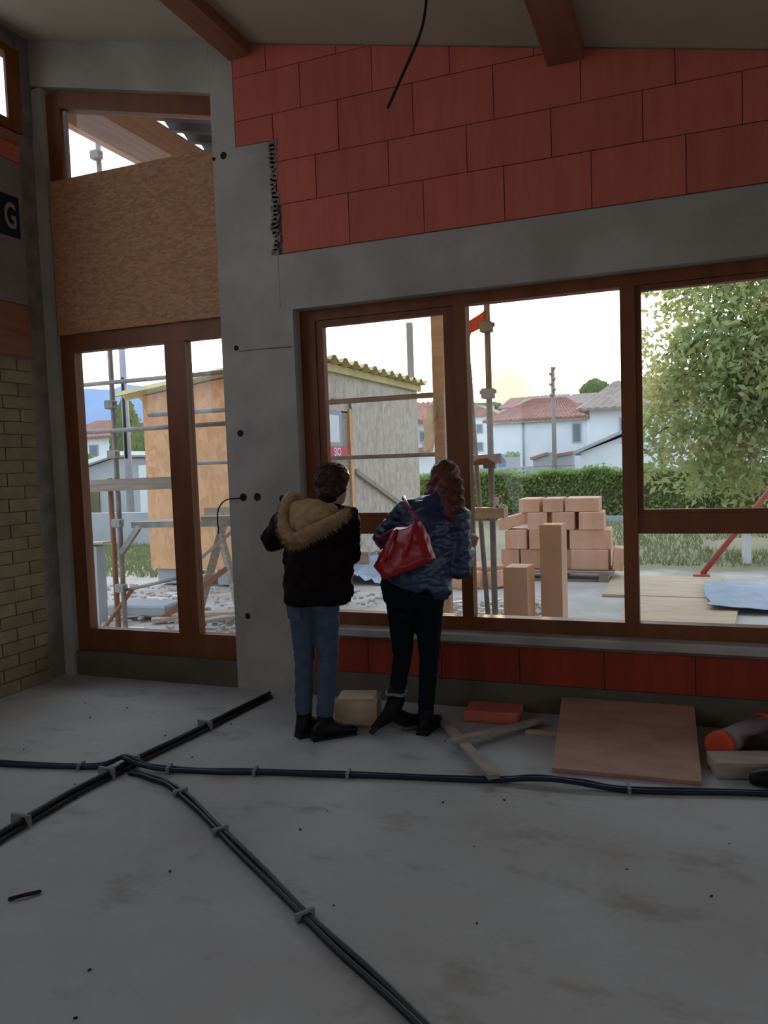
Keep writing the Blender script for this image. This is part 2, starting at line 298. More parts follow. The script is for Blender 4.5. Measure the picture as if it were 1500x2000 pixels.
    def mesh(s, name):
        me = bpy.data.meshes.new(name); me.from_pydata(s.v, [], s.f); me.polygons.foreach_set('use_smooth', s.sm); me.update()
        import bmesh
        bm = bmesh.new(); bm.from_mesh(me); bmesh.ops.recalc_face_normals(bm, faces=bm.faces); bm.to_mesh(me); bm.free()
        return me
    def build(s, name, m, parent=None, loc=None): return link(name, s.mesh(name), m, parent, loc)
def clip_poly(poly, a, b, c):                        # keep a*x + b*z <= c
    out = []
    for i in range(len(poly)):
        p, q = poly[i], poly[(i + 1) % len(poly)]; dp, dq = a * p[0] + b * p[1] - c, a * q[0] + b * q[1] - c
        if dp <= 0: out.append(p)
        if (dp < 0 < dq) or (dq < 0 < dp):
            t = dp / (dp - dq); out.append((p[0] + t * (q[0] - p[0]), p[1] + t * (q[1] - p[1])))
    return out
def smooth_path(pts, k=6):
    pts = [Vector(p) for p in pts]; out = []
    for i in range(len(pts) - 1):
        p0, p1, p2, p3 = pts[max(i - 1, 0)], pts[i], pts[i + 1], pts[min(i + 2, len(pts) - 1)]
        for j in range(k):
            t = j / k
            out.append(0.5 * (2 * p1 + (p2 - p0) * t + (2 * p0 - 5 * p1 + 4 * p2 - p3) * t * t + (3 * p1 - p0 - 3 * p2 + p3) * t ** 3))
    return out + [pts[-1]]
def roofz(x): return 3.73 - 0.23 * x

# ------------------------------------------------------------------ the room shell
XL, XR, YB, YW, YO = -4.5, 4.0, -3.2, 4.67, 4.95
MB().box(XL - 0.3, XR + 0.3, YB - 0.3, YO, -0.2, 0.0).build('floor', M['floor'])['kind'] = 'structure'
c = MB().prism([(XL - 0.35, YB - 0.35, roofz(XL - 0.35)), (XR + 0.35, YB - 0.35, roofz(XR + 0.35)), (XR + 0.35, YB - 0.35, roofz(XR + 0.35) + 0.25), (XL - 0.35, YB - 0.35, roofz(XL - 0.35) + 0.25)], (0, YO - YB + 0.35, 0))
ceiling = tag(c.build('ceiling', M['ceil']), kind='structure')
def beam(x0, x1, zb): MB().prism([(x0, YB + 0.05, zb), (x1, YB + 0.05, zb), (x1, YB + 0.05, roofz(x1) + 0.02), (x0, YB + 0.05, roofz(x0) + 0.02)], (0, YW - YB - 0.05, 0)).build('beam', M['glulam'], ceiling)
beam(-2.80, -2.64, 4.255); beam(-0.71, -0.51, 3.775); beam(1.38, 1.56, 3.27)

# front wall: mortar backing with the openings left free, faced with separate blocks, cast pillar, lintel, plinth, sill
wf = MB()
def wprism(mb, poly, y0, y1): return mb.prism([(x, y0, z) for x, z in poly], (0, y1 - y0, 0))
wprism(wf, [(-2.79, 2.94), (XR + 0.3, 2.94), (XR + 0.3, roofz(XR + 0.3) + 0.01), (-2.79, roofz(-2.79) + 0.01)], YW + 0.012, YO)
wf.box(1.05, XR + 0.3, YW + 0.012, YO, 0, 2.95)
wf.box(-2.43, 1.06, YW + 0.012, YO, 0, 0.42)
wall_front = tag(wf.build('wall_front', M['mortar']), kind='structure')
wprism(MB(), [(-2.965, 0), (-2.41, 0), (-2.41, 2.585), (-2.50, 2.60), (-2.50, 3.10), (-2.52, 3.685), (-2.785, 3.69), (-2.785, roofz(-2.785)), (-2.965, roofz(-2.965))], YW, YO).build('pillar', M['concrete'], wall_front)
wprism(MB(), [(-2.505, 2.585), (1.35, 2.585), (1.35, 2.948), (-2.505, 2.948)], YW + 0.002, YO).build('lintel', M['concrete'], wall_front)
wprism(MB(), [(-4.62, roofz(-4.62) - 0.33), (-2.966, roofz(-2.966) - 0.33), (-2.966, roofz(-2.966)), (-4.62, roofz(-4.62))], YW, YO).build('header_beam', M['concrete'], wall_front)
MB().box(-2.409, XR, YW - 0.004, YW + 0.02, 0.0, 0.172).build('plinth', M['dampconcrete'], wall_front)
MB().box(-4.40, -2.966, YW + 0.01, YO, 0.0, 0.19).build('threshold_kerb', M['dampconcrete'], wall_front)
MB().box(-2.409, 1.05, YW - 0.035, YO, 0.425, 0.468).build('window_sill', M['concrete'], wall_front)
MB().box(-4.62, -4.425, YW + 0.002, YO, 0.0, roofz(-4.425) - 0.335).build('corner_post', M['concrete'], wall_front)
def block(x0, x1, z0, z1, m=M['red']):
    g = 0.0026; pr = random.uniform(0, 0.003)
    poly = clip_poly([(x0 + g, z0 + g), (x1 - g, z0 + g), (x1 - g, z1 - g), (x0 + g, z1 - g)], 0.23, 1.0, 3.73 - 0.012)
    if len(poly) < 3: return
    wprism(MB(), poly, YW - pr, YW + 0.03).build('block', m, wall_front)
def course(z0, z1, joints, m=M['red']):
    for a, b in zip(joints, joints[1:]): block(a, b, z0, z1, m)
def seq(first, start, stop=3.98, step=0.5):
    r = [first]; x = start
    while x < stop - 0.06: r.append(x); x += step
    return r + [stop]
course(2.952, 3.27, seq(-2.46, -1.98)); course(3.27, 3.545, seq(-2.485, -2.20)); course(3.545, 3.855, seq(-2.495, -2.03))
course(3.855, 4.135, seq(-2.782, -2.29)); course(4.135, 4.42, seq(-2.782, -2.53)); block(-2.782, -2.497, 3.688, 3.855)
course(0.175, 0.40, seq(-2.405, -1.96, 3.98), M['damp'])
for z0, z1, s0 in ((0.42, 0.69, 1.4), (0.69, 0.97, 1.62), (0.97, 1.25, 1.4), (1.25, 1.53, 1.62), (1.53, 1.81, 1.4), (1.81, 2.09, 1.62), (2.09, 2.37, 1.4), (2.37, 2.585, 1.62)):
    course(z0, z1, seq(1.06, s0))
for x, z, r in ((-2.88, 3.655, 0.024), (-2.85, 2.37, 0.018), (-2.85, 1.79, 0.024), (-2.85, 1.35, 0.027), (-2.74, 1.35, 0.027), (-2.545, 1.335, 0.025), (-2.86, 0.52, 0.02), (-2.955, 3.645, 0.012)):
    MB().tube((x, YW - 0.003, z), (x, YW + 0.01, z), r, 14).build('tie_hole', M['dark'], wall_front)
mb = MB(); mb.path([(-2.83, YW - 0.002, 2.345), (-2.70, YW - 0.002, 2.348), (-2.43, YW - 0.002, 2.342)], 0.004, 5); mb.build('formwork_joint', M['mortar'], wall_front)
mb = MB()
for i in range(26):
    z = 2.97 + i * 0.028; mb.cbox((-2.505 + random.uniform(-0.012, 0.012), YW + 0.004, z), (random.uniform(0.02, 0.06), 0.02, 0.04), ry=random.uniform(-0.4, 0.4))
o = mb.build('mortar_smear', M['mortar'], wall_front); o['kind'] = 'stuff'

# other walls of the room (rear and right side lie behind the camera)
YL = 3.72                                              # nearer than this, unseen openings added in the left wall to light the room
wl = MB()
wl.box(XL - 0.12, XL - 0.02, YL, YO, 0, 4.06); wl.box(XL - 0.12, XL - 0.02, 4.62, YO, 4.06, 4.9); wl.box(XL - 0.03, XL - 0.012, 4.55, 4.67, 4.06, 4.9); wl.box(XL - 0.12, XL - 0.02, YB - 0.3, YO, 4.62, 4.9)
wl.box(XL - 0.12, XL - 0.02, YB - 0.3, YL, 0, 2.1); wl.box(XL - 0.12, XL - 0.02, YB - 0.3, -0.2, 2.1, 4.62); wl.box(XL - 0.12, XL - 0.02, YB - 0.3, YL, 3.9, 4.06)
for y in (1.1, 2.4): wl.box(XL - 0.12, XL - 0.02, y, y + 0.12, 2.1, 4.62)
wall_left = tag(wl.build('wall_left', M['mortar']), kind='structure')
MB().box(XL - 0.02, XL, YL, 4.52, 2.425, 2.795).build('timber_band', M['glulam'], wall_left)
bz = 0.0; row = 0
while bz < 2.40:
    y = 4.505 if row % 2 == 0 else 4.505; first = 0.29 if row % 2 == 0 else 0.14
    while y > YL + 0.05:
        w = min(first if first else 0.29, y - YL); first = None
        j = random.uniform(-0.002, 0.003)
        MB().box(XL - 0.022, XL + j, y - w + 0.005, y - 0.005, bz + 0.004, bz + 0.089).build('brick', M['cream'], wall_left); y -= w
    bz += 0.0925; row += 1
MB().box(XL - 0.022, XL, YB, YL, 0, 2.1).build('brick_field', M['cream'], wall_left)
MB().box(XL - 0.022, XL - 0.001, YL, 4.52, 3.95, 4.03).build('timber_band', M['glulam'], wall_left)
for y1, y0 in ((4.515, 4.02), (4.015, YL)):
    MB().box(XL - 0.022, XL + random.uniform(0, 0.002), y0, y1, 3.82, 3.945).build('block', M['red'], wall_left)
bd = MB().box(XL - 0.022, XL - 0.002, YL, 4.515, 2.80, 3.815).build('insulation_board', M['board'], wall_left)
MB().box(XL - 0.003, XL + 0.0005, YL, 4.478, 3.27, 3.565).build('printed_band', M['band'], bd)
def text(name, body, size, m, parent, mw, depth=0.001):
    cu = bpy.data.curves.new(name, 'FONT'); cu.body = body; cu.size = size; cu.extrude = depth; cu.align_x = 'CENTER'; cu.align_y = 'CENTER'; cu.offset = size * 0.018
    o = bpy.data.objects.new(name, cu); COL.objects.link(o); cu.materials.append(m)
    dg = bpy.context.evaluated_depsgraph_get(); me = bpy.data.meshes.new_from_object(o.evaluated_get(dg)); bpy.data.objects.remove(o)
    me.transform(mw); return link(name, me, m, parent)
text('printed_letter', 'G', 0.25, M['letter'], bd, Matrix(((0, 0, 1, XL + 0.002), (1, 0, 0, 4.395), (0, 1, 0, 3.41), (0, 0, 0, 1))) @ Matrix.Scale(0.62, 4, (1, 0, 0)))
win3 = empty('window_3', (XL, 1.0, 4.06), kind='structure')
fr = MB()
fr.box(XL - 0.08, XL + 0.01, -3.0, 4.555, 4.04, 4.11); fr.box(XL - 0.08, XL + 0.01, -3.0, 4.555, 4.575, 4.63); fr.box(XL - 0.012, XL + 0.009, 4.43, 4.555, 4.11, 4.575)
for y in (2.55, 0.70, -1.15, -3.0): fr.box(XL - 0.079, XL + 0.009, y, y + 0.035, 4.11, 4.575)
fr.build('frame', M['wood'], win3)
for y0, y1 in ((2.585, 4.60), (0.735, 2.55), (-1.115, 0.70), (-2.965, -1.15)): MB().box(XL - 0.022, XL - 0.016, y0, y1, 4.11, 4.575).build('pane', M['glass'], win3)
wr = MB()                                             # rear wall: unseen opening added to let in fill light
for x0, x1 in ((XL - 0.3, -3.9), (-2.5, XR + 0.3)): wr.box(x0, x1, YB - 0.25, YB, 0, 2.75)
wprism(wr, [(XL - 0.3, 2.75), (XR + 0.3, 2.75), (XR + 0.3, roofz(XR + 0.3)), (XL - 0.3, roofz(XL - 0.3))], YB - 0.25, YB)
tag(wr.build('wall_rear', M['concrete']), kind='structure')
tag(MB().box(XR, XR + 0.28, YB - 0.25, YW + 0.02, 0, 0.9).box(XR, XR + 0.28, YB - 0.25, YW + 0.02, 2.4, 2.9).box(XR, XR + 0.28, 3.2, YW + 0.02, 0.9, 2.4).box(XR, XR + 0.28, YB - 0.25, -2.4, 0.9, 2.4).box(XR, XR + 0.28, 0.1, 0.5, 0.9, 2.4).build('wall_right', M['concrete']), kind='structure')  # right wall: openings added out of view for extra light inside

# window_1: three lights in one timber frame
YG = 4.80
w1 = empty('window_1', (-0.7, YG, 0.468), kind='structure')
f = MB()
f.box(-2.46, 1.08, YG - 0.03, YG + 0.06, 0.46, 0.555); f.box(-2.46, 1.08, YG - 0.03, YG + 0.06, 2.515, 2.60)
f.box(-2.46, -2.30, YG - 0.03, YG + 0.06, 0.555, 2.515); f.box(0.98, 1.08, YG - 0.03, YG + 0.06, 0.555, 2.515)
f.build('frame', M['wood'], w1)
MB().box(-1.335, -1.262, YG - 0.04, YG + 0.06, 0.556, 2.514).build('mullion', M['wood'], w1)
MB().box(-0.345, -0.262, YG - 0.04, YG + 0.06, 0.556, 2.514).build('mullion', M['wood'], w1)
MB().box(-2.30, -1.336, YG - 0.025, YG + 0.055, 1.085, 1.205).build('transom', M['wood'], w1)
MB().box(-0.261, 0.98, YG - 0.025, YG + 0.055, 1.085, 1.205).build('transom', M['wood'], w1)
def sash(x0, x1, z0, z1, wl_, wr_, wt, wb):
    s = MB(); ya, yb = YG - 0.02, YG + 0.035
    s.box(x0, x0 + wl_, ya, yb, z0, z1); s.box(x1 - wr_, x1, ya, yb, z0, z1); s.box(x0 + wl_, x1 - wr_, ya, yb, z1 - wt, z1); s.box(x0 + wl_, x1 - wr_, ya, yb, z0, z0 + wb)
    return s.build('sash', M['wood'], w1)
sash(-2.299, -1.337, 1.206, 2.513, 0.05, 0.075, 0.04, 0.02); sash(-0.260, 0.979, 1.206, 2.513, 0.03, 0.04, 0.03, 0.02)
for x0, x1, z0, z1 in ((-2.255, -1.40, 1.22, 2.48), (-2.30, -1.335, 0.555, 1.085), (-1.262, -0.345, 0.555, 2.515), (-0.235, 0.95, 1.22, 2.49), (-0.262, 0.98, 0.555, 1.085)):
    MB().box(x0, x1, YG + 0.012, YG + 0.018, z0, z1).build('pane', M['glass'], w1)
# door_1: tall glazed door leaves with a fixed light above
YD = 4.76
d1 = empty('door_1', (-3.7, YD, 0.19), kind='structure')
f = MB()
f.box(-4.45, -4.30, YD - 0.035, YD + 0.05, 0.19, 4.38)
wprism(f, [(-4.30, roofz(-4.30) - 0.46), (-2.967, roofz(-2.967) - 0.46), (-2.967, roofz(-2.967) - 0.32), (-4.30, roofz(-4.30) - 0.32)], YD - 0.035, YD + 0.05)
f.box(-4.30, -2.967, YD - 0.035, YD + 0.05, 0.19, 0.36); f.box(-4.30, -2.967, YD - 0.03, YD + 0.05, 2.47, 2.66)
f.build('frame', M['wood'], d1)
MB().box(-3.485, -3.31, YD - 0.03, YD + 0.05, 0.361, 2.469).build('mullion', M['wood'], d1)
for x0, x1 in ((-4.30, -3.485), (-3.31, -2.967)): MB().box(x0, x1, YD + 0.012, YD + 0.018, 0.36, 2.47).build('pane', M['glass'], d1)
mb = MB(); wprism(mb, [(-4.30, 2.66), (-2.967, 2.66), (-2.967, roofz(-2.967) - 0.46), (-4.30, roofz(-4.30) - 0.46)], YD + 0.012, YD + 0.018); mb.build('pane', M['glass'], d1)
MB().box(-4.285, -4.262, YD - 0.02, YD + 0.008, 3.70, 4.24).build('glazing_bead', M['polepale'], d1)
tag(MB().box(-4.415, -2.968, YD - 0.06, YD - 0.037, 2.60, 3.735).build('chipboard_sheet', M['osb']), 'large chipboard sheet covering the upper light above the glazed door', 'board')

# outside: roof overhang on a beam above the door
cp = empty('canopy', (-4.4, 5.5, 4.3), 'roof overhang of dark corrugated deck on a timber beam above the door', 'canopy')
MB().box(-4.545, -4.47, YO + 0.01, 8.2, 4.29, 4.745).build('beam', M['canopywood'], cp)
dk = MB(); ny = 44; ys = [YO + 0.01 + i * (3.3 / ny) for i in range(ny + 1)]; vs = []
for i, y in enumerate(ys):
    off = (0.0, 0.045)[(i // 2) % 2]
    for x in (-4.56, 4.2): vs.append((x, y, roofz(x) + 0.02 + off))
fs = [(2 * i, 2 * i + 1, 2 * i + 3, 2 * i + 2) for i in range(ny)]
dk.add(vs, fs); dk.add([(x, y, z + 0.03) for x, y, z in vs], fs)
dk.build('corrugated_deck', M['steeldeck'], cp)

# ------------------------------------------------------------------ the ground outside and the far setting
g = MB(); gx = [-300, -60, -30, -16, -8, 0, 8, 16, 40, 300]; gy = [YO, 8, 12, 16, 22, 30, 45, 70, 160]
g.add([(x, y, -0.02 - (0.03 if y > YO else 0) + (0 if y < 30 else (y - 30) * 0.012)) for y in gy for x in gx], [(j * 10 + i, j * 10 + i + 1, j * 10 + 11 + i, j * 10 + 10 + i) for j in range(len(gy) - 1) for i in range(9)])
g.add([(-300, -160, -0.3), (300, -160, -0.3), (300, YO, -0.3), (-300, YO, -0.3)], [(0, 1, 2, 3)])
tag(g.build('ground', M['ground']), kind='structure')
def ridge(name, pts, depth, m, zb=-2, n=140, rough=1.0):
    xs = np.linspace(pts[0][0], pts[-1][0], n); y0 = pts[0][1]; zs = np.interp(xs, [p[0] for p in pts], [p[2] for p in pts])
    zs = zs + np.convolve(rng.normal(0, rough, n + 6), np.ones(7) / 7, 'valid')[:n]
    mb = MB(); vs = []
    for k, (dy, fz) in enumerate(((-depth, 0.0), (-depth * 0.5, 0.55), (0, 1.0), (depth, 0.9), (depth * 2, 0.0))):
        vs += [(x, y0 + dy, zb + (z - zb) * fz) for x, z in zip(xs, zs)]
    mb.add(vs, [(k * n + i, k * n + i + 1, (k + 1) * n + i + 1, (k + 1) * n + i) for k in range(4) for i in range(n - 1)], True)
    return tag(mb.build(name, m), kind='structure')
ridge('mountain', [(-900, 520, 40), (-640, 520, 52), (-520, 520, 70), (-470, 520, 73), (-452, 520, 71), (-436, 520, 69), (-421, 520, 72), (-404, 520, 70), (-385, 520, 66), (-364, 520, 60), (-320, 520, 48), (-250, 520, 30), (-150, 520, 14)], 110, M['mount'], rough=2.0)
ridge('hill', [(-170, 150, 4), (-90, 150, 8), (-50, 150, 10.0), (-41, 150, 10.6), (-32, 150, 11.0), (-20, 150, 11.6), (-10, 150, 12.2), (10, 150, 13), (60, 150, 12), (170, 150, 7)], 55, M['hill'], rough=0.5)

def blob_mesh(shapes, voxel, it=6, name='blob'):
    mb = MB()
    for sh in shapes:
        if sh[0] == 'c':                              # tapered capsule
            _, p, r1, q, r2 = sh; p, q = Vector(p), Vector(q); d = (q - p); L = max(d.length, 1e-5); d.normalize()
            prof = [(-r1 * math.cos(a), r1 * math.sin(a)) for a in np.linspace(0.02, math.pi / 2, 6)] + [(L + r2 * math.sin(a), r2 * math.cos(a)) for a in np.linspace(0, math.pi / 2 - 0.02, 6)]
            mb.path([p + d * t for t, _ in prof], [r for _, r in prof], 16)
        elif sh[0] == 'e':                            # ellipsoid, optional rotation matrix
            _, c, rad, *R = sh; R = R[0] if R else Matrix.Identity(3); vs = []; nu, nv = 20, 12
            for j in range(1, nv):
                for i in range(nu):
                    th, ph = math.pi * j / nv, 2 * math.pi * i / nu
                    vs.append(Vector(c) + R @ Vector((rad[0] * math.sin(th) * math.cos(ph), rad[1] * math.sin(th) * math.sin(ph), rad[2] * math.cos(th))))
            top, bot = Vector(c) + R @ Vector((0, 0, rad[2])), Vector(c) - R @ Vector((0, 0, rad[2]))
            fs = [(j * nu + i, j * nu + (i + 1) % nu, (j + 1) * nu + (i + 1) % nu, (j + 1) * nu + i) for j in range(nv - 2) for i in range(nu)]
            n = len(vs); vs += [top, bot]; fs += [(n, (i + 1) % nu, i) for i in range(nu)] + [(n + 1, (nv - 2) * nu + i, (nv - 2) * nu + (i + 1) % nu) for i in range(nu)]
            mb.add(vs, fs)
    me = mb.mesh(name); o = bpy.data.objects.new(name, me); COL.objects.link(o)
    r = o.modifiers.new('r', 'REMESH'); r.mode = 'VOXEL'; r.voxel_size = voxel
    if it:
        s = o.modifiers.new('s', 'SMOOTH'); s.factor = 0.5; s.iterations = it
    dg = bpy.context.evaluated_depsgraph_get(); out = bpy.data.meshes.new_from_object(o.evaluated_get(dg)); bpy.data.objects.remove(o)
    out.polygons.foreach_set('use_smooth', [True] * len(out.polygons)); out.update()
    return out
def leaves(mb, pts, size, nrm=None, n=1):
    k = len(pts); d = rng.normal(size=(k, 3)); d /= np.linalg.norm(d, axis=1)[:, None]; e = np.cross(d, rng.normal(size=(k, 3))); e /= np.linalg.norm(e, axis=1)[:, None]
    sz = size * rng.uniform(0.6, 1.3, k)[:, None]; p = np.asarray(pts)
    q = np.stack([p - d * sz, p + e * sz * 0.45, p + d * sz, p - e * sz * 0.45], 1).reshape(-1, 3)
    mb.add(q.tolist(), [(4 * i, 4 * i + 1, 4 * i + 2, 4 * i + 3) for i in range(k)])

# hedge in front of the houses
hx0, hx1 = -9.2, 6.0
hd = empty('hedge', ((hx0 + hx1) / 2, 20.3, -0.05), 'long clipped green hedge running across behind the block stack', 'hedge')
MB().box(hx0 + 0.1, hx1 - 0.1, 20.05, 20.75, -0.05, 1.08).build('core', M['hedgecore'], hd)
mb = MB(); k = 15000
P = np.c_[rng.uniform(hx0, hx1, k), 20.0 + rng.normal(0, 0.05, k), rng.uniform(0.0, 1.18, k)]
T = np.c_[rng.uniform(hx0, hx1, k), rng.uniform(19.9, 20.8, k), 1.10 + rng.normal(0, 0.06, k)]
P[:, 2] += 0.04 * np.sin(P[:, 0] * 2.1) + 0.03 * np.sin(P[:, 0] * 5.3); T[:, 2] += 0.04 * np.sin(T[:, 0] * 2.1) + 0.03 * np.sin(T[:, 0] * 5.3)
leaves(mb, P, 0.055); leaves(mb, T, 0.06)
mb.build('foliage', M['hedgeleaf'], hd)['kind'] = 'stuff'
tag(MB().box(-2.2, 5.5, 19.35, 19.5, -0.06, 0.09).build('kerb', M['greyrender']), 'pale concrete kerb along the foot of the green hedge', 'kerb')

# leafy tree hanging over the right-hand light
tr = empty('tree', (3.0, 13.4, -0.05), 'leafy yellow-green tree hanging its branches over the right window', 'tree')
mb = MB(); mb.path(smooth_path([(3.0, 13.4, -0.1), (2.95, 13.4, 1.2), (2.75, 13.3, 2.6), (2.3, 13.2, 4.1)]), [0.16 - 0.004 * i for i in range(19)], 10); mb.build('trunk', M['bark'], tr)
mb = MB(); LP = []; 
for i in range(60):
    z0 = rng.uniform(2.4, 5.2); x1 = rng.uniform(-0.25, 3.1); y1 = 13.2 + rng.uniform(-1.3, 1.5)
    s0 = Vector((2.7, 13.3, 2.5 + rng.uniform(0, 1.6))); top = Vector((0.5 * (s0.x + x1), y1, z0 + 0.5)); end = Vector((x1, y1, z0 - rng.uniform(0.2, 1.4)))
    pts = smooth_path([s0, top, end], 5); mb.path(pts, [0.028 * (1 - 0.85 * t / 10) for t in range(11)], 5)
    for p in pts[3:]:
        for _ in range(46): LP.append(np.array(p) + rng.normal(0, (0.23, 0.25, 0.19), 3))
for i in range(22):
    x1 = rng.uniform(-0.25, 2.1); y1 = 13 + rng.uniform(-0.6, 0.8); pts = smooth_path([(2.3, 13.2, 3.4), (x1 * 0.6 + 0.7, y1, 2.7), (x1, y1, rng.uniform(0.85, 1.6))], 5)
    mb.path(pts, [0.02 * (1 - 0.85 * t / 10) for t in range(11)], 5)
    for p in pts[3:]:
        for _ in range(40): LP.append(np.array(p) + rng.normal(0, (0.18, 0.22, 0.16), 3))
for i in range(64):
    x1 = rng.uniform(-0.80, 2.2) if i % 3 else rng.uniform(-0.85, 0.3); y1 = 13 + rng.uniform(-0.9, 1.0); z1 = rng.uniform(1.2, 5.0); pts = smooth_path([(x1 + 0.7, y1 + 0.1, z1 + 0.45), (x1 + 0.4, y1, z1 + 0.35), (x1, y1, z1 - 0.25)], 4)
    mb.path(pts, [0.012 * (1 - 0.8 * t / 8) for t in range(9)], 5)
    for p in pts:
        for _ in range(14): LP.append(np.array(p) + rng.normal(0, (0.13, 0.18, 0.11), 3))
mb.build('branches', M['bark'], tr)
mb = MB(); leaves(mb, np.array(LP), 0.07); mb.build('foliage', M['leaf'], tr)['kind'] = 'stuff'

def round_tree(x, y, zb, h, r, label, cat='tree', m='fartree', group=None):
    t = empty('tree', (x, y, zb), label, cat, group)
    MB().tube((x, y, zb - 0.5), (x, y, zb + h * 0.5), 0.05 * h, 7, 0.03 * h).build('trunk', M['bark'], t)
    me = blob_mesh([('e', (x + random.uniform(-0.45, 0.45) * r, y + random.uniform(-0.4, 0.4) * r, zb + h * random.uniform(0.45, 0.82)), (r * random.uniform(0.4, 0.65), r * 0.5, h * random.uniform(0.18, 0.3))) for _ in range(9)], r / 9, 1, 'crown')
    n = len(me.vertices); co = np.empty(n * 3); me.vertices.foreach_get('co', co); co = co.reshape(-1, 3) + rng.normal(0, r * 0.035, (n, 3)); me.vertices.foreach_set('co', co.ravel()); me.update()
    link('crown', me, M[m], t)
round_tree(-11.4, 110, 6.8, 4.6, 2.2, 'bushy tree on the skyline above the grey tiled roof')
for i, (x, h, r, w) in enumerate(((-43, 2.6, 3.5, 'low dark tree at the left end of the skyline behind the scaffold pole'), (-36.5, 3.2, 4.2, 'dark rounded tree on the skyline just left of the setting sun'), (-29.0, 2.4, 3.0, 'small low tree on the skyline just right of the setting sun'), (-21.5, 3.0, 2.4, 'small tree on the skyline behind the slim utility pole'))):
    round_tree(x, 148, 9.6, h, r, w)
round_tree(-19.6, 24, 0, 4.0, 0.75, 'tall dark green tree left of the chipboard shed behind the pale pole')
round_tree(-18.3, 23, 0, 3.2, 0.7, 'green bush half hidden by the left corner of the chipboard shed')
round_tree(-22.6, 25.4, 0, 2.3, 0.8, 'low green shrub beside the slanted fascia of the low outbuilding')

# ------------------------------------------------------------------ houses
def tiled(mb, a, b, c, d, n):                          # ribbed roof plane: eave a-b, ridge d-c
    a, b, c, d = map(Vector, (a, b, c, d)); nr = (b - a).cross(d - a).normalized(); vs = []
    if nr.z < 0: nr = -nr
    for i in range(2 * n + 1):
        t = i / (2 * n); k = nr * (0.07 if i % 2 else 0.0); vs += [a.lerp(b, t) + k, d.lerp(c, t) + k]
    m0 = len(vs); vs += [v - nr * 0.12 for v in vs]
    fs = [(2 * i, 2 * i + 2, 2 * i + 3, 2 * i + 1) for i in range(2 * n)] + [(m0 + 2 * i, m0 + 2 * i + 1, m0 + 2 * i + 3, m0 + 2 * i + 2) for i in range(2 * n)]
    fs += [(0, m0, m0 + 2, 2)] + [(2 * i, m0 + 2 * i, m0 + 2 * i + 2, 2 * i + 2) for i in range(1, 2 * n)] + [(2 * i + 1, 2 * i + 3, m0 + 2 * i + 3, m0 + 2 * i + 1) for i in range(2 * n)] + [(0, 1, m0 + 1, m0), (4 * n, m0 + 4 * n, m0 + 4 * n + 1, 4 * n + 1)]
    mb.add(vs, fs)
def window(house, x0, x1, y, z0, z1, m='winglass', fm='greyrender'):
    o = MB().box(x0, x1, y - 0.05, y + 0.05, z0, z1).build('window', M[fm], house)
    MB().box(x0 + 0.07, x1 - 0.07, y - 0.07, y - 0.04, z0 + 0.07, z1 - 0.07).build('pane', M[m], o)
h = empty('house', (-7, 43, 0), 'white house with low red-brown tiled hip roof right of the setting sun', 'house')
MB().box(-9.55, -4.64, 41, 47, -0.1, 3.46).build('wall', M['white'], h)
MB().box(-9.7, -4.54, 40.75, 40.95, 3.39, 3.57).build('eave_board', M['plank'], h)
rf = MB(); e = 3.57; tp = 4.80; xa, xb, xc, xd, ya, yb, yc = -10.03, -4.37, -7.88, -6.15, 40.7, 47.3, 44; tiled(rf, (xa, ya, e), (xb, ya, e), (xd, yc, tp), (xc, yc, tp), 24); tiled(rf, (xb, ya, e), (xb, yb, e), (xd, yc, tp), (xd, yc, tp), 20); tiled(rf, (xa, yb, e), (xa, ya, e), (xc, yc, tp), (xc, yc, tp), 20); tiled(rf, (xb, yb, e), (xa, yb, e), (xc, yc, tp), (xd, yc, tp), 20)
rf.build('roof', M['tile'], h)
window(h, -5.4, -4.95, 40.98, 2.25, 3.25); MB().tube((-7.93, 40.93, 0.9), (-7.93, 40.93, 3.39), 0.05, 8).build('downpipe', M['greyrender'], h)
h = empty('house', (-2.5, 36, 0), 'white house with grey-brown ribbed tile roof beside the middle mullion', 'house')
MB().box(-3.75, 0.9, 34, 40, -0.1, 3.5).build('wall', M['white'], h)
rf = MB(); tiled(rf, (-4.25, 33.5, 3.5), (1.2, 33.5, 3.5), (0.2, 37, 5.0), (-2.9, 37, 4.85), 16); tiled(rf, (-4.25, 40.5, 3.5), (-4.25, 33.5, 3.5), (-2.9, 37, 4.85), (-2.9, 37, 4.85), 12); tiled(rf, (1.2, 33.5, 3.5), (1.2, 40.5, 3.5), (0.2, 37, 5.0), (0.2, 37, 5.0), 12)
rf.build('roof', M['tileg'], h)
window(h, -2.55, -2.36, 33.98, 1.9, 3.1); window(h, -0.6, 0.1, 33.98, 1.9, 2.9)
h = empty('garage', (-2.3, 28, 0), 'low white lean-to with sloping grey verge board in front of houses', 'garage')
wprism(MB(), [(-3.4, -0.1), (-0.6, -0.1), (-0.6, 1.55), (-2.05, 2.15), (-3.4, 1.68)], 28, 30.5).build('wall', M['white'], h)
mb = MB(); mb.bar((-3.75, 29.2, 1.62), (-2.0, 29.2, 2.32), 3.0, 0.10); mb.bar((-2.0, 29.2, 2.32), (-0.3, 29.2, 1.62), 3.0, 0.10); mb.build('roof', M['greyrender'], h)
w = empty('garden_wall', (-5, 26, 0), 'low grey garden wall with a red tiled coping beside slim utility pole', 'wall')
MB().box(-7.0, -3.38, 26, 26.25, -0.1, 1.27).build('wall', M['greyrender'], w)
wprism(MB(), [(-4.72, 1.27), (-3.40, 1.27), (-3.40, 1.63), (-4.0, 1.58), (-4.1, 1.72), (-4.25, 1.66), (-4.72, 1.50)], 25.98, 26.27).build('raised_wall', M['greyrender'], w)
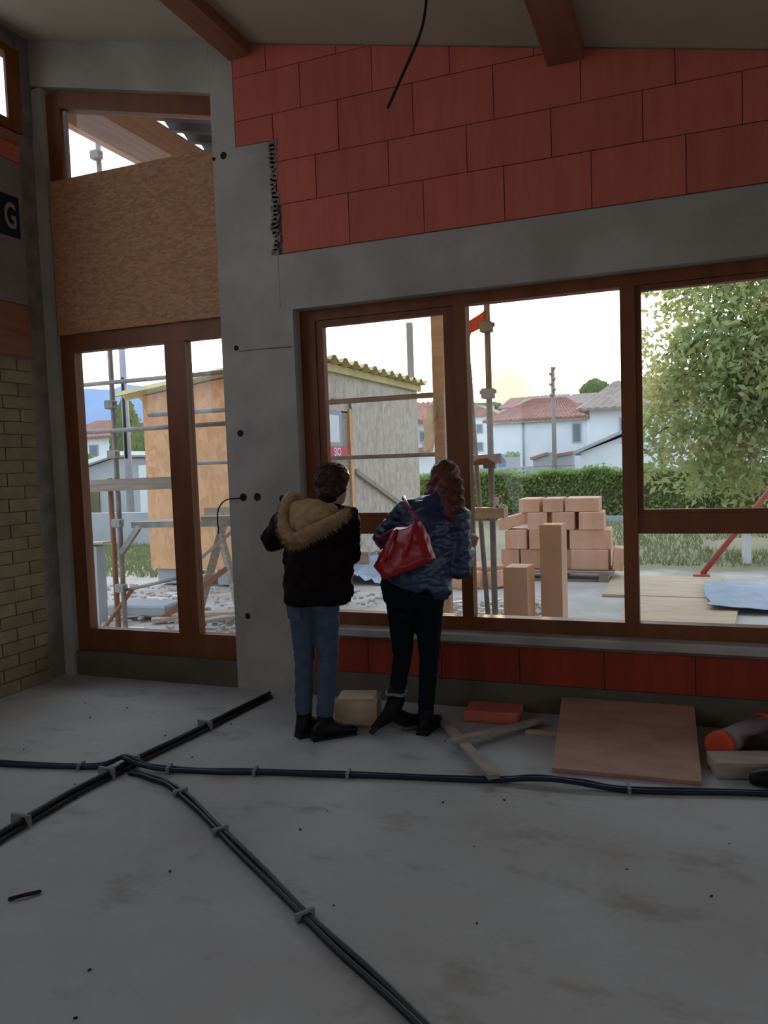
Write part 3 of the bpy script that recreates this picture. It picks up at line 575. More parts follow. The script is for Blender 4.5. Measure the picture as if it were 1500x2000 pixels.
mb = MB(); mb.bar((-4.80, 26.1, 1.52), (-4.22, 26.1, 1.68), 0.4, 0.09); mb.bar((-4.0, 26.1, 1.60), (-3.42, 26.1, 1.68), 0.4, 0.09); mb.build('coping', M['tile'], w)
h = empty('apartment_building', (-15, 62, 0), 'distant pale apartment block with small dark windows behind scaffold pole', 'building')
MB().box(-17.2, -13.4, 60, 66, -0.2, 4.9).build('wall', M['white'], h)
wprism(MB(), [(-17.5, 4.9), (-13.1, 4.9), (-15.3, 5.9)], 59.8, 66.3).build('roof', M['tile'], h)
for x in (-16.4, -15.3, -14.3):
    for z in (2.2, 3.6): window(h, x, x + 0.55, 59.98, z, z + 0.75)
h = empty('house', (-20, 70, 0), 'small distant house with pale roof low on the hillside left of sun', 'house')
MB().box(-22.5, -16.4, 70, 76, -0.2, 5.4).build('wall', M['white'], h)
rf = MB(); tiled(rf, (-23, 69.6, 5.4), (-16, 69.6, 5.4), (-16.8, 73, 6.6), (-22.2, 73, 6.6), 14); rf.build('roof', M['tileg'], h)
for i, (x, y, w_, lab) in enumerate(((-13.0, 78, 5.0, 'distant house with pale pitched roof just above the red tiled house'), (-17.0, 84, 3.0, 'distant small white gable below the setting sun'), (-10.4, 88, 3.6, 'distant low house with brownish roof between the two tiled houses'))):
    h = empty('house', (x, y, 0), lab, 'house'); zt = 1.55 + (y / 38.0) * (4.28 - 1.55) - 0.6
    MB().box(x - w_ / 2, x + w_ / 2, y, y + 5, -0.2, zt).build('wall', M['white'], h)
    rf = MB(); tiled(rf, (x - w_ / 2 - 0.4, y - 0.4, zt), (x + w_ / 2 + 0.4, y - 0.4, zt), (x + w_ / 2 - 0.3, y + 3, zt + 1.3), (x - w_ / 2 + 0.3, y + 3, zt + 1.3), 10); rf.build('roof', M['tileg' if i != 1 else 'tile'], h)
h = empty('house', (-10.5, 31, 0), 'white house with dark roof glimpsed right of the chipboard shed', 'house')
MB().box(-13.5, -9.42, 30, 36, -0.1, 3.3).build('wall', M['white'], h)
rf = MB(); tiled(rf, (-13.8, 29.6, 3.2), (-9.2, 29.6, 3.2), (-9.6, 32.5, 4.1), (-13.2, 32.5, 4.1), 16); rf.build('roof', M['tile'], h)
window(h, -10.0, -9.7, 29.98, 2.3, 2.8); MB().box(-13.5, -9.5, 29.7, 30.0, 1.95, 2.12).build('canopy', M['tile'], h)
h = empty('house', (0.2, 46, 0), 'long white house seen through the leaves of the tree', 'house')
MB().box(-2.2, 6.5, 46, 52, -0.1, 2.75).build('wall', M['white'], h)
rf = MB(); tiled(rf, (-2.6, 45.6, 2.7), (6.9, 45.6, 2.7), (6, 49, 4.0), (-1.8, 49, 4.0), 24); rf.build('roof', M['tileg'], h)
for x in (-0.4, 1.6, 3.6): window(h, x, x + 0.8, 45.98, 1.7, 2.4)
tag(MB().box(-1.6, 4.0, 25.6, 25.8, -0.1, 1.55).build('garden_wall', M['white']), 'white garden wall behind the hedge below the leafy tree', 'wall')
# house group seen through the door
h = empty('house', (-35, 41, 0), 'distant house with pinkish tiled roof below the blue mountain', 'house')
MB().box(-38, -33.5, 40, 46, -0.1, 3.9).build('wall', M['white'], h)
rf = MB(); tiled(rf, (-38.4, 39.6, 3.85), (-33.1, 39.6, 3.85), (-33.8, 43, 5.1), (-37.6, 43, 5.1), 18); rf.build('roof', M['tile'], h)
window(h, -35.6, -34.9, 39.98, 2.5, 3.4); window(h, -37.2, -36.5, 39.98, 2.5, 3.4)
h = empty('outbuilding', (-16, 19, 0), 'low grey-green outbuilding with a slanted white fascia seen through the door', 'outbuilding')
wprism(MB(), [(-18.2, -0.1), (-15.2, -0.1), (-15.2, 1.95), (-18.2, 1.25)], 18, 21).build('wall', M['greyrender'], h)
mb = MB(); mb.bar((-18.6, 19.4, 1.25), (-15.0, 19.4, 2.10), 3.3, 0.12); mb.build('roof', M['white'], h)
MB().box(-16.6, -15.75, 17.96, 18.02, 0.0, 1.15).build('door', M['hedgecore'], h)
tag(MB().box(-13.22, -12.8, 16.6, 16.75, -0.05, 1.72).build('white_panel', M['white']), 'narrow bright white panel standing behind the pale utility pole', 'panel')
w = MB().box(-14.5, -10.3, 14.0, 14.2, -0.06, 0.66).build('low_wall', M['greyrender']); tag(w, 'low grey wall across the yard beyond the glazed door', 'wall')

def pole(name, x, y, h, r, m, label):
    p = empty(name, (x, y, -0.1), label, 'pole'); MB().tube((x, y, -0.1), (x, y, h), r, 12, r * 0.7).build('post', M[m], p); return p
p = pole('utility_pole', -3.97, 25.7, 4.45, 0.085, 'polewood', 'slim dark utility pole with insulators rising before the red tiled house')
for i in range(6):
    z = 4.4 - i * 0.17; MB().tube((-3.97 + (-0.1 if i % 2 else 0.0), 25.63, z), (-3.97 + (0.0 if i % 2 else 0.1), 25.63, z), 0.045, 8).build('insulator', M['polewood'], p)
p = pole('utility_pole', -13.05, 16.0, 6.5, 0.10, 'polepale', 'pale grey utility pole standing beyond the door left of the shed')
MB().tube((-13.02, 15.9, 1.9), (-13.0, 15.9, 3.9), 0.035, 8).build('cable_guard', M['black'], p)
tag(MB().box(-4.86, -4.76, 14.0, 14.1, -0.05, 4.16).build('timber_post', M['polewood']), 'rough slim timber post rising behind the corrugated shed roof', 'post')

# ------------------------------------------------------------------ shed
sh = empty('shed', (-5.7, 11, 0), 'site shed of chipboard walls under a yellowed corrugated roof', 'shed')
X0, X1, Y0, Y1 = -6.98, -4.48, 8.92, 13.38
def shz(x): return 2.88 + (x - X1) * 0.118
wprism(MB(), [(X0, 0.2), (X1, 0.2), (X1, shz(X1)), (X0, shz(X0))], Y0, Y0 + 0.03).build('front_panel', M['osbo'], sh)
wprism(MB(), [(X0, 0.2), (X1, 0.2), (X1, shz(X1)), (X0, shz(X0))], Y1 - 0.03, Y1).build('rear_panel', M['osbg'], sh)
MB().box(X0, X0 + 0.03, Y0 + 0.03, Y1 - 0.03, 0.2, shz(X0)).build('side_panel', M['osbo'], sh)
for a, b in ((Y0 + 0.031, 9.42), (10.32, 11.6), (11.606, Y1 - 0.031)):
    MB().box(X1 - 0.03, X1, a, b, 0.2, shz(X1)).build('side_panel', M['osbg'], sh)
MB().box(X1 - 0.03, X1, 9.42, 10.32, 2.30, shz(X1)).build('side_panel', M['osbg'], sh)
rf = MB(); n = 54; vs = []
for i in range(n + 1):
    y = Y0 - 0.25 + i * (Y1 - Y0 + 0.45) / n; o_ = 0.075 if (i % 4) in (1, 2) else 0.0
    vs += [(X0 - 0.32, y, shz(X0 - 0.32) + 0.03 + o_), (X1 + 0.16, y, shz(X1 + 0.16) + 0.03 + o_)]
fs = [(2 * i, 2 * i + 1, 2 * i + 3, 2 * i + 2) for i in range(n)]
rf.add(vs, fs); rf.add([(x, y, z - 0.012) for x, y, z in vs], fs); rf.build('corrugated_roof', M['yellowroof'], sh)
mb = MB(); mb.box(X1 + 0.005, X1 + 0.05, Y0 - 0.05, Y1 + 0.1, shz(X1) - 0.07, shz(X1) + 0.03); mb.build('fascia', M['yellowroof'], sh)
dr = MB().box(X1 - 0.035, X1 - 0.005, 9.44, 10.30, 0.22, 2.28).build('door', M['plank'], sh)
for z0, z1 in ((1.86, 2.30), (0.62, 1.58)):
    fr_ = MB().box(X1 - 0.01, X1 + 0.012, 9.52, 10.0, z0 - 0.06, z1 + 0.0); fo = fr_.build('window', M['polepale'], sh)
    MB().box(X1 + 0.005, X1 + 0.016, 9.55, 9.90, z0, z1 - 0.07).build('pane', M['white'], fo)
MB().box(X1 - 0.004, X1 + 0.03, 10.24, 10.34, 0.2, 2.34).build('door_post', M['osbo'], sh)
for y in (Y0 + 0.3, 11.1, Y1 - 0.4):
    for x in (X0 + 0.25, -5.75, X1 - 0.25): MB().cbox((x, y, 0.09), (0.42, 0.42, 0.22)).build('footing', M['greyrender'], sh)
sg = tag(MB().box(X1 + 0.017, X1 + 0.024, 9.58, 10.14, 1.655, 1.795).build('sign', M['signred']), 'small red sign with white letters on the shed door', 'sign')
text('lettering', 'SIO', 0.155, M['signwhite'], sg, Matrix(((0, 0, 1, X1 + 0.026), (1, 0, 0, 9.80), (0, 1, 0, 1.725), (0, 0, 0, 1))))
mb = MB(); mb.path(smooth_path([(X1 + 0.01, 10.34, 2.2), (X1 + 0.02, 10.32, 2.38), (X1 + 0.02, 10.22, 2.46), (X1 + 0.02, 9.7, 2.44)]), 0.018, 8); mb.build('pipe', M['galv'], sh)
mb = MB(); mb.bar((X1 + 0.03, 10.4, 1.45), (X1 + 0.03, 12.6, 0.75), 0.03, 0.07); mb.build('batten', M['plank'], sh)
def drape(name, x0, x1, y0, y1, z0, amp, m, label, cat, nx=16, ny=12, slope=0.0):
    mb = MB(); vs = []
    for j in range(ny + 1):
        for i in range(nx + 1):
            x = x0 + (x1 - x0) * i / nx + random.uniform(-0.03, 0.03); y = y0 + (y1 - y0) * j / ny + random.uniform(-0.03, 0.03)
            vs.append((x, y, z0 + amp * (0.5 + 0.5 * math.sin(3.1 * x + 1.7 * y) * math.cos(2.3 * y - x)) + slope * i / nx + random.uniform(0, amp * 0.25)))
    fs = [(j * (nx + 1) + i, j * (nx + 1) + i + 1, (j + 1) * (nx + 1) + i + 1, (j + 1) * (nx + 1) + i) for j in range(ny) for i in range(nx)]
    k = len(vs); mb.add(vs, fs, True); mb.add([(x, y, z - 0.008) for x, y, z in vs], fs, True)
    return tag(mb.build(name, m), label, cat)
drape('tarpaulin', -4.42, -3.5, 9.4, 12.4, -0.04, 0.22, M['tarp'], 'blue-grey tarpaulin crumpled along the foot of the shed wall', 'tarpaulin')
drape('tarpaulin', -3.4, -2.95, 8.5, 10.2, -0.04, 0.07, M['tarp'], 'blue-grey tarpaulin lying on the ground right of the shed', 'tarpaulin')
drape('tarpaulin', 0.2, 1.7, 8.25, 9.85, -0.006, 0.04, M['tarp'], 'wet blue tarpaulin lying on boards in the right window', 'tarpaulin')

# ------------------------------------------------------------------ scaffold outside the wall
YS = 5.9
sc = empty('scaffold', (-3.2, YS, -0.05), 'weathered tubular steel scaffold standing just outside the windows', 'scaffold')
def tubes(name, p, q, r=0.024, m='galv'): return MB().tube(p, q, r, 12).build(name, M[m], sc)
def coupler(x, y, z, s=0.05, m='galv'):
    mb = MB(); mb.cbox((x, y, z), (2.2 * s, 1.6 * s, 1.9 * s), ch=0.008); mb.tube((x - 1.5 * s, y, z + 0.3 * s), (x + 1.5 * s, y, z + 0.3 * s), 0.4 * s, 6); mb.build('coupler', M[m], sc)
tubes('upright', (-4.95, YS, -0.05), (-4.95, YS, 4.72)); tubes('upright', (-5.05, YS + 0.02, -0.05), (-5.05, YS + 0.02, 1.5), 0.026, 'rust')
tubes('upright', (-1.395, YS, -0.05), (-1.395, YS, 3.6)); tubes('upright', (-1.615, YS + 0.02, -0.05), (-1.615, YS + 0.02, 3.6))
tubes('brace', (-1.57, YS + 0.08, 2.30), (-1.452, YS + 0.08, -0.05), 0.02)
for z in (2.375, 1.935): tubes('ledger', (-6.2, YS - 0.05, z), (-3.0 if z > 2 else -3.0, YS - 0.05, z + 0.01), 0.02)
tubes('ledger', (-4.6, YS + 0.06, 2.07), (-1.84, YS + 0.06, 2.075), 0.022); tubes('ledger', (-4.2, YS + 0.06, 1.61), (-1.84, YS + 0.06, 1.605), 0.017)
tubes('brace', (-4.9, YS, 0.45), (-4.1, YS + 0.1, 0.62), 0.016); tubes('brace', (-5.3, YS, -0.03), (-4.85, YS, 0.45), 0.02, 'rust')
mb = MB(); mb.bar((-5.6, YS - 0.06, 1.43), (-4.25, YS - 0.06, 1.445), 0.04, 0.11); mb.build('guard_board', M['plank'], sc)
mb = MB(); mb.bar((-4.93, YS - 0.02, 0.80), (-4.72, YS - 0.02, 1.04), 0.04, 0.05); mb.build('bracket', M['galv'], sc)
for x, z in ((-4.95, 2.18), (-4.95, 0.47), (-5.01 + 0.06, 4.43), (-4.95, 1.08), (-4.95, 1.72), (-1.395, 2.55), (-1.395, 2.05), (-1.58, 2.16), (-1.395, 1.52), (-1.56, 1.55), (-1.58, 2.78)): coupler(x, YS - 0.03, z, 0.042)
mb = MB(); mb.bar((-1.72, YS - 0.07, 1.535), (-1.30, YS - 0.07, 1.555), 0.03, 0.075); mb.build('toe_board', M['rust'], sc)
def plank(name, p, q, w_, t, m, label, cat='plank', up=(0, 0, 1)):
    mb = MB(); mb.bar(p, q, w_, t, up); return tag(mb.build(name, M[m], loc=p), label, cat)
plank('scaffold_plank', (-4.86, YS + 0.2, 1.055), (-3.0, YS + 0.2, 1.075), 0.30, 0.055, 'galv', 'grey scaffold plank lying level across the door panes', 'plank')
plank('scaffold_plank', (-4.1, YS + 0.18, 1.105), (-3.0, YS + 0.18, 1.12), 0.22, 0.04, 'plank', 'short board lying on top of the grey scaffold plank', 'plank')
plank('scaffold_plank', (-1.75, YS - 0.08, 1.145), (-1.27, YS - 0.08, 1.145), 0.14, 0.08, 'pale_wood', 'pale board end on the scaffold beside the mullion left of the block stack', 'plank')
tag(MB().cbox((-1.33, YS - 0.15, 1.22), (0.035, 0.012, 0.09), ry=0.1, ch=0.004).build('wood_wedge', M['signwhite']), 'small pale wooden wedge upright on the board end by the mullion', 'wedge')
tag(MB().cbox((-1.29, YS - 0.15, 1.195), (0.07, 0.012, 0.028), ry=-0.1, ch=0.004).build('wood_wedge', M['signwhite']), 'small pale wooden wedge lying flat on the board end by the mullion', 'wedge')
tag(MB().box(-1.835, -1.745, YS - 0.03, YS + 0.05, -0.05, 3.1).build('timber_post', M['pale_wood']), 'broad pale timber post just outside the left window beside the mullion', 'post')
mb = MB(); vs = []
for j in range(9):
    for i in range(4): vs.append((-1.895 + 0.03 * i + 0.012 * math.sin(j * 1.3) - 0.004 * j, YS - 0.035 - 0.01 * ((i + j) % 2), 1.99 - j * 0.04 - (0.05 if i in (1, 3) and j == 8 else 0)))
fs = [(j * 4 + i, j * 4 + i + 1, j * 4 + 5 + i, j * 4 + 4 + i) for j in range(8) for i in range(3)]
mb.add(vs, fs, True); mb.add([(x, y - 0.004, z) for x, y, z in vs], fs, True); tag(mb.build('plastic_scrap', M['plastic']), 'torn white plastic sheet hanging on the pale timber post', 'plastic sheet')
mb = MB(); vs = []
for j in range(6):
    for i in range(6):
        s_ = i / 5; t_ = j / 5; vs.append((-1.40 - 0.15 * s_ - 0.0 * t_, YS - 0.03 + 0.012 * math.sin(6 * s_ + 3 * t_), 2.68 - 0.09 * s_ - t_ * (0.13 - 0.05 * s_)))
fs = [(j * 6 + i, j * 6 + i + 1, j * 6 + 7 + i, j * 6 + 6 + i) for j in range(5) for i in range(5)]
mb.add(vs, fs, True); mb.add([(x, y - 0.004, z) for x, y, z in vs], fs, True); mb.bar((-1.52, YS - 0.03, 2.53), (-1.545, YS - 0.03, 2.44), 0.02, 0.012)
tag(mb.build('rag', M['redcloth']), 'red rag tied to the scaffold pole in the middle window', 'rag')

# trestle, boards and rubble seen through the door
ts = empty('trestle', (-4.3, 7.4, -0.05), 'leaning timber trestle with crossing legs behind the door panes', 'trestle')
for p, q in (((-5.02, 7.2, 0.0), (-4.72, 7.4, 1.12)), ((-4.5, 7.2, 0.0), (-4.9, 7.4, 1.1)), ((-4.35, 7.3, 0.1), (-4.15, 7.4, 1.1)), ((-3.9, 7.2, -0.02), (-4.3, 7.4, 1.1))):
    mb = MB(); mb.bar(p, q, 0.05, 0.09); mb.build('leg', M['plank'], ts)
mb = MB(); mb.bar((-5.0, 7.4, 1.08), (-3.5, 7.4, 1.10), 0.1, 0.09); mb.build('crosspiece', M['plank'], ts)
plank('timber_batten', (-5.15, 6.7, 0.0), (-4.45, 6.9, 0.52), 0.05, 0.05, 'rust', 'thin brown batten slanting beside the central stile of the door')
plank('steel_rod', (-4.62, 6.5, 0.58), (-4.0, 6.5, 1.02), 0.025, 0.025, 'galv', 'thin grey rod slanting across the narrow right door pane', 'rod')
tag(MB().cbox((-5.70, 6.4, 0.38), (0.13, 0.13, 0.86), ry=0.02, ch=0.006).build('concrete_post', M['greyrender']), 'short pale post standing at the left edge of the door pane', 'post')
plank('board', (-5.92, 6.36, 0.825), (-5.52, 6.4, 0.845), 0.2, 0.02, 'pale_wood', 'small pale board laid across the top of the short post', 'board')
stackn = ('bottom', 'second', 'third')
for i, (z, w_) in enumerate(((0.30, 0.16), (0.56, 0.14), (0.80, 0.12))):
    pass
for i, (x, y, z, a, L, m) in enumerate(((-4.2, 8.55, 0.42, 0.05, 1.3, 'plank'), (-4.25, 8.5, 0.66, -0.03, 1.3, 'plank'))):
    plank('timber_board', (x - L / 2, y, z), (x + L / 2, y + a, z), 0.05, 0.15, m, ('lower' if i == 0 else 'upper') + ' of the two pale boards fixed level in front of the orange shed wall')
plank('roof_batten', (-4.9, 6.9, 0.03), (-3.6, 7.0, 0.10), 0.16, 0.03, 'pale_wood', 'pale board lying on the rubble below the right door pane')
plank('roof_batten', (-4.6, 6.5, 0.02), (-3.7, 6.7, 0.16), 0.10, 0.03, 'plank', 'grey board tipped up on the rubble at the foot of the pillar')
plank('roof_batten', (-5.2, 6.6, 0.01), (-4.2, 7.3, 0.04), 0.12, 0.03, 'pale_wood', 'pale board lying flat on the ground below the wide door pane')
def stone_mesh(name):
    mb = MB(); mb.cbox((0, 0, 0), (1, 0.8, 0.6), ch=0.14); me = mb.mesh(name)
    return me
sm = stone_mesh('stone'); sm.materials.append(M['gravel'])
mb = MB()
for i in range(620):
    x = random.uniform(-7.5, -3.2); y = random.uniform(6.2, 8.7)
    if x > -4.6 and y > 8.7: continue
    s_ = random.uniform(0.015, 0.065); mb.cbox((x, y, s_ * 0.12), (s_, s_ * 0.8, s_ * 0.5), random.uniform(0, 3), random.uniform(-0.3, 0.3), ch=s_ * 0.1)
for i in range(260):
    x = random.uniform(-3.0, -1.25); y = random.uniform(6.6, 8.3); s_ = random.uniform(0.02, 0.08); mb.cbox((x, y, s_ * 0.12), (s_, s_ * 0.8, s_ * 0.5), random.uniform(0, 3), random.uniform(-0.3, 0.3), ch=s_ * 0.1)
tag(mb.build('rubble', M['gravel']), 'loose grey stones and rubble strewn over the yard', 'rubble', kind='stuff')
mb = MB()
for i in range(46):
    x, y, a = (random.uniform(-6.2, -3.4), random.uniform(6.2, 8.2), random.uniform(0, 3.14)) if i < 30 else (random.uniform(-2.6, -1.4), random.uniform(6.6, 8.2), random.uniform(0, 3.14)); L_ = random.uniform(0.12, 0.5)
    mb.cbox((x, y, random.uniform(0.0, 0.06)), (L_, random.uniform(0.02, 0.07), 0.018), a, random.uniform(-0.2, 0.2), random.uniform(-0.15, 0.15))
tag(mb.build('timber_scraps', M['signwhite']), 'pale splintered timber scraps littering the rubble outside', 'scraps', kind='stuff')
tag(MB().cbox((-5.35, 7.3, 0.09), (0.16, 0.12, 0.11), 0.6, ch=0.012).build('stone', M['stonewhite']), 'bright white stone on the rubble behind the door pane', 'stone')
tag(MB().cbox((-5.5, 6.9, 0.07), (0.7, 0.4, 0.12), 0.1, ch=0.02).build('concrete_slab', M['greyrender']), 'grey concrete slab lying on the rubble below the white stone', 'slab')
gx_ = np.r_[rng.uniform(-13, -7.2, 9000), rng.uniform(-2.4, 5, 9000)]; gy_ = np.r_[rng.uniform(9.6, 13.8, 9000), rng.uniform(11.7, 19, 9000)]
keep = (np.sin(gx_ * 1.9 + 0.6 * gy_) + np.sin(gy_ * 1.7 - gx_ * 0.8) > -0.4) | (gx_ < -7); gx_, gy_ = gx_[keep], gy_[keep]; k = len(gx_)
ga = rng.uniform(0, 3.14, k); gh = rng.uniform(0.03, 0.11, k); dx, dy = 0.012 * np.cos(ga), 0.012 * np.sin(ga)
V3 = np.stack([np.c_[gx_ - dx, gy_ - dy, np.full(k, -0.05)], np.c_[gx_ + dx, gy_ + dy, np.full(k, -0.05)], np.c_[gx_ + rng.uniform(-0.05, 0.05, k), gy_ + rng.uniform(-0.05, 0.05, k), gh - 0.03]], 1).reshape(-1, 3)
mb = MB(); mb.add(V3.tolist(), [(3 * i, 3 * i + 1, 3 * i + 2) for i in range(k)])
tag(mb.build('grass', M['grass']), 'rough green grass growing in the yard beyond the paving', 'grass', kind='stuff')

# ------------------------------------------------------------------ pallet of clay blocks
YP = 10.5
pl = empty('pallet', (-1.6, YP, -0.05), 'grey wooden pallet under the stack of tan clay blocks', 'pallet')
for x in (-2.15, -1.55, -0.98): MB().box(x - 0.06, x + 0.06, YP - 0.4, YP + 0.45, -0.05, 0.06).build('bearer', M['plank'], pl)
for i in range(5): MB().box(-2.3, -0.86, YP - 0.42 + i * 0.19, YP - 0.30 + i * 0.19, 0.06, 0.082).build('slat', M['plank'], pl)
ordn = ('first', 'second', 'third', 'fourth', 'fifth'); G = 'clay blocks stacked on the pallet'
rows = [('bottom', 0.084, 0.345, [(-2.32, -2.08), (-2.06, -1.58), (-1.565, -1.40), (-1.39, -0.93)]),
        ('second', 0.347, 0.60, [(-2.25, -1.96), (-1.94, -1.46), (-1.42, -0.91)]),
        ('third', 0.602, 0.83, [(-1.95, -1.70), (-1.62, -1.34), (-1.30, -0.99)]),
        ('top', 0.832, 1.01, [(-2.07, -1.80), (-1.76, -1.50), (-1.47, -1.05)])]
for rn, z0, z1, xs in rows:
    for i, (a, b) in enumerate(xs):
        c = ((a + b) / 2, YP + random.uniform(-0.04, 0.04), (z0 + z1) / 2)
        tag(MB().cbox(c, (b - a, 0.5, z1 - z0), random.uniform(-0.05, 0.05), ch=0.008).build('clay_block', M['block'], loc=(c[0], c[1], z0)), f'tan clay block, {ordn[i]} from left in the {rn} row of the pallet stack', 'block', G)
def lone(c, size, rz, rx, ry, label, m='block', name='clay_block', grp=None):
    return tag(MB().cbox(c, size, rz, rx, ry, ch=0.008).build(name, M[m], loc=(c[0], c[1], c[2] - size[2] / 2)), label, 'block', grp)
lone((-2.16, YP - 0.04, 0.715), (0.44, 0.3, 0.15), 0.1, 0, -0.24, 'tilted tan clay block on the left shoulder of the pallet stack', grp=G)
lone((-0.82, YP - 0.1, 0.225), (0.13, 0.3, 0.29), 0.1, 0, 0.10, 'tan clay block leaning against the right end of the pallet stack', grp=G)
for i, (x, y, z, a, r, w_) in enumerate(((-2.45, 9.9, 0.10, 0.5, 0.2, 'tan block lying askew on the ground at the left foot of the stack'), (-2.62, 9.4, 0.06, -0.4, 0.1, 'broken tan block lying left of the pallet stack, nearer the shed'), (-2.2, 9.6, 0.05, 1.1, -0.2, 'tan block fallen flat in front of the stack, behind the low upright block'))):
    lone((x, y, z), (0.42, 0.24, 0.2), a, r, 0, w_)
t = lone((-0.99, 6.25, 0.485), (0.17, 0.2, 1.07), -0.06, 0, 0, 'tall tan block standing on end just outside the middle window', 'blockl')
t = lone((-1.245, 6.12, 0.325), (0.19, 0.24, 0.75), -0.06, 0, 0.0, 'shorter tan block standing on end beside the tall one', 'blockl')

# sheets on the paving, swing
tag(MB().prism([(-0.9, 9.05, -0.048), (0.28, 9.0, -0.048), (0.42, 10.5, -0.048), (-0.9, 10.55, -0.048)], (0, 0, 0.03)).build('wood_sheet', M['pale_wood']), 'far pale wood sheet lying on the paving below the tree', 'board')
tag(MB().prism([(-0.6, 7.45, -0.048), (0.39, 7.55, -0.048), (0.52, 8.9, -0.048), (-0.6, 8.97, -0.048)], (0, 0, 0.035)).build('wood_sheet', M['pale_wood']), 'near pale wood sheet lying on the paving by the right window', 'board')
sw = empty('swing_frame', (0.6, 10.8, -0.05), 'red swing frame with slanting steel leg and foot plate beyond the right window', 'swing')
MB().tube((0.18, 10.6, 0.0), (1.55, 10.6, 1.85), 0.035, 12).build('leg', M['redpaint'], sw); MB().tube((3.0, 10.6, -0.05), (1.6, 10.6, 1.85), 0.035, 12).build('leg', M['redpaint'], sw)
MB().tube((1.57, 10.65, 1.85), (1.57, 8.2, 1.85), 0.035, 12).build('crossbar', M['redpaint'], sw)
MB().cbox((0.17, 10.6, -0.02), (0.2, 0.14, 0.05), ch=0.01).build('foot_plate', M['redpaint'], sw)
tag(MB().box(0.62, 2.2, 12.0, 12.35, 0.42, 0.47).box(0.75, 0.85, 12.05, 12.3, -0.05, 0.42).box(1.95, 2.05, 12.05, 12.3, -0.05, 0.42).build('bench', M['white']), 'low white bench beyond the red swing leg', 'bench')
for i, (x, y, m, lab) in enumerate(((-8.35, 32, 'carw', 'white parked car left of the white house beside scaffold pole'), (-7.9, 34.5, 'carb', 'blue parked car behind the white car near the scaffold pole'))):
    cr_ = empty('car', (x, y, 0.8), lab, 'car'); b = 0.75
    wprism(MB(), [(x - 0.75, b + 0.25), (x + 0.75, b + 0.25), (x + 0.75, b + 0.6), (x + 0.45, b + 0.66), (x - 0.5, b + 0.66), (x - 0.75, b + 0.58)], y, y + 1.5).build('body', M[m], cr_)
    wprism(MB(), [(x - 0.48, b + 0.661), (x + 0.43, b + 0.661), (x + 0.2, b + 0.98), (x - 0.32, b + 0.98)], y + 0.1, y + 1.4).build('cabin', M['winglass'], cr_)
    wprism(MB(), [(x - 0.33, b + 0.982), (x + 0.21, b + 0.982), (x + 0.15, b + 1.03), (x - 0.27, b + 1.03)], y + 0.12, y + 1.38).build('roof', M[m], cr_)
    for wx in (-0.47, 0.47): MB().tube((x + wx, y - 0.03, b + 0.22), (x + wx, y + 0.2, b + 0.22), 0.2, 14).build('wheel', M['rubber'], cr_)
pt = empty('planter', (-6.9, 33, 0), 'square grey planter with small shrubs before the white house', 'planter')
MB().box(-7.15, -6.62, 33, 33.4, -0.1, 1.62).build('box', M['greyrender'], pt)
mb = MB(); leaves(mb, np.c_[rng.uniform(-7.2, -6.6, 160), rng.uniform(33, 33.4, 160), rng.uniform(1.6, 1.85, 160)], 0.06); mb.build('foliage', M['hedgeleaf'], pt)['kind'] = 'stuff'

# ------------------------------------------------------------------ things inside on the floor
def conduit_run(name, pts, label, offs, r, m, clips, cat='cable'):
    run = empty(name, pts[0], label, cat)
    P_ = smooth_path(pts, 8)
    for o_ in offs:
        Q = []
        for i, p in enumerate(P_):
            d = (P_[min(i + 1, len(P_) - 1)] - P_[max(i - 1, 0)]); nrm_ = Vector((-d.y, d.x, 0)).normalized(); Q.append(p + nrm_ * (o_[0] + 0.003 * math.sin(i * 0.7 + o_[0] * 90)) + Vector((0, 0, o_[1])))
        mb = MB(); mb.path(Q, r, 10); mb.build('conduit', M[m], run)
    for c_ in clips:
        j = min(range(len(P_)), key=lambda i: (P_[i] - Vector((*c_, 0))).length); d = (P_[min(j + 1, len(P_) - 1)] - P_[max(j - 1, 0)]); d.normalize(); nn = Vector((-d.y, d.x, 0)).normalized(); hw = max(abs(o_[0]) for o_ in offs) + r + 0.006
        mb = MB(); c0 = P_[j] + Vector((0, 0, r * 0.4)); mb.bar(c0 - nn * (hw + 0.008), c0 + nn * (hw + 0.004), 0.014, 2 * r + 0.006 + 2 * max(o_[1] for o_ in offs) ); mb.build('clip', M['clip'], run)
rz_ = 0.0135
conduit_run('cable_bundle', [(-2.64, 4.52, rz_), (-2.70, 3.77, rz_), (-2.755, 3.21, rz_), (-2.77, 2.78, rz_), (-2.75, 2.40, rz_), (-2.70, 2.0, rz_), (-2.62, 1.2, rz_)], 'bundle of black conduits running diagonally from the pillar foot to the left', [(-0.026, 0), (0.0, 0), (0.026, 0), (0.012, 0.022)], 0.0125, 'black', [(-2.70, 3.85), (-2.76, 3.28), (-2.765, 3.12), (-2.76, 2.55)])
conduit_run('cable_line', [(-5 + 0.55, 3.02, rz_), (-3.46, 3.07, rz_), (-2.95, 3.17, rz_), (-2.84, 3.22, 0.03), (-2.755, 3.215, 0.066), (-2.62, 3.215, 0.035), (-2.4, 3.27, rz_), (-2.05, 3.35, rz_), (-1.58, 3.45, rz_), (-0.91, 3.58, rz_), (-0.70, 3.62, 0.03), (-0.50, 3.635, 0.03), (-0.26, 3.65, rz_), (0.33, 3.78, rz_), (1.2, 3.93, rz_), (2.4, 3.98, rz_), (3.9, 4.0, rz_)], 'blue-black conduit crossing the whole floor parallel to the window wall', [(-0.011, 0), (0.012, 0)], 0.0115, 'blueblack', [(-3.0, 3.15), (-2.5, 3.24), (-2.05, 3.35), (-1.55, 3.46), (-0.26, 3.65)])
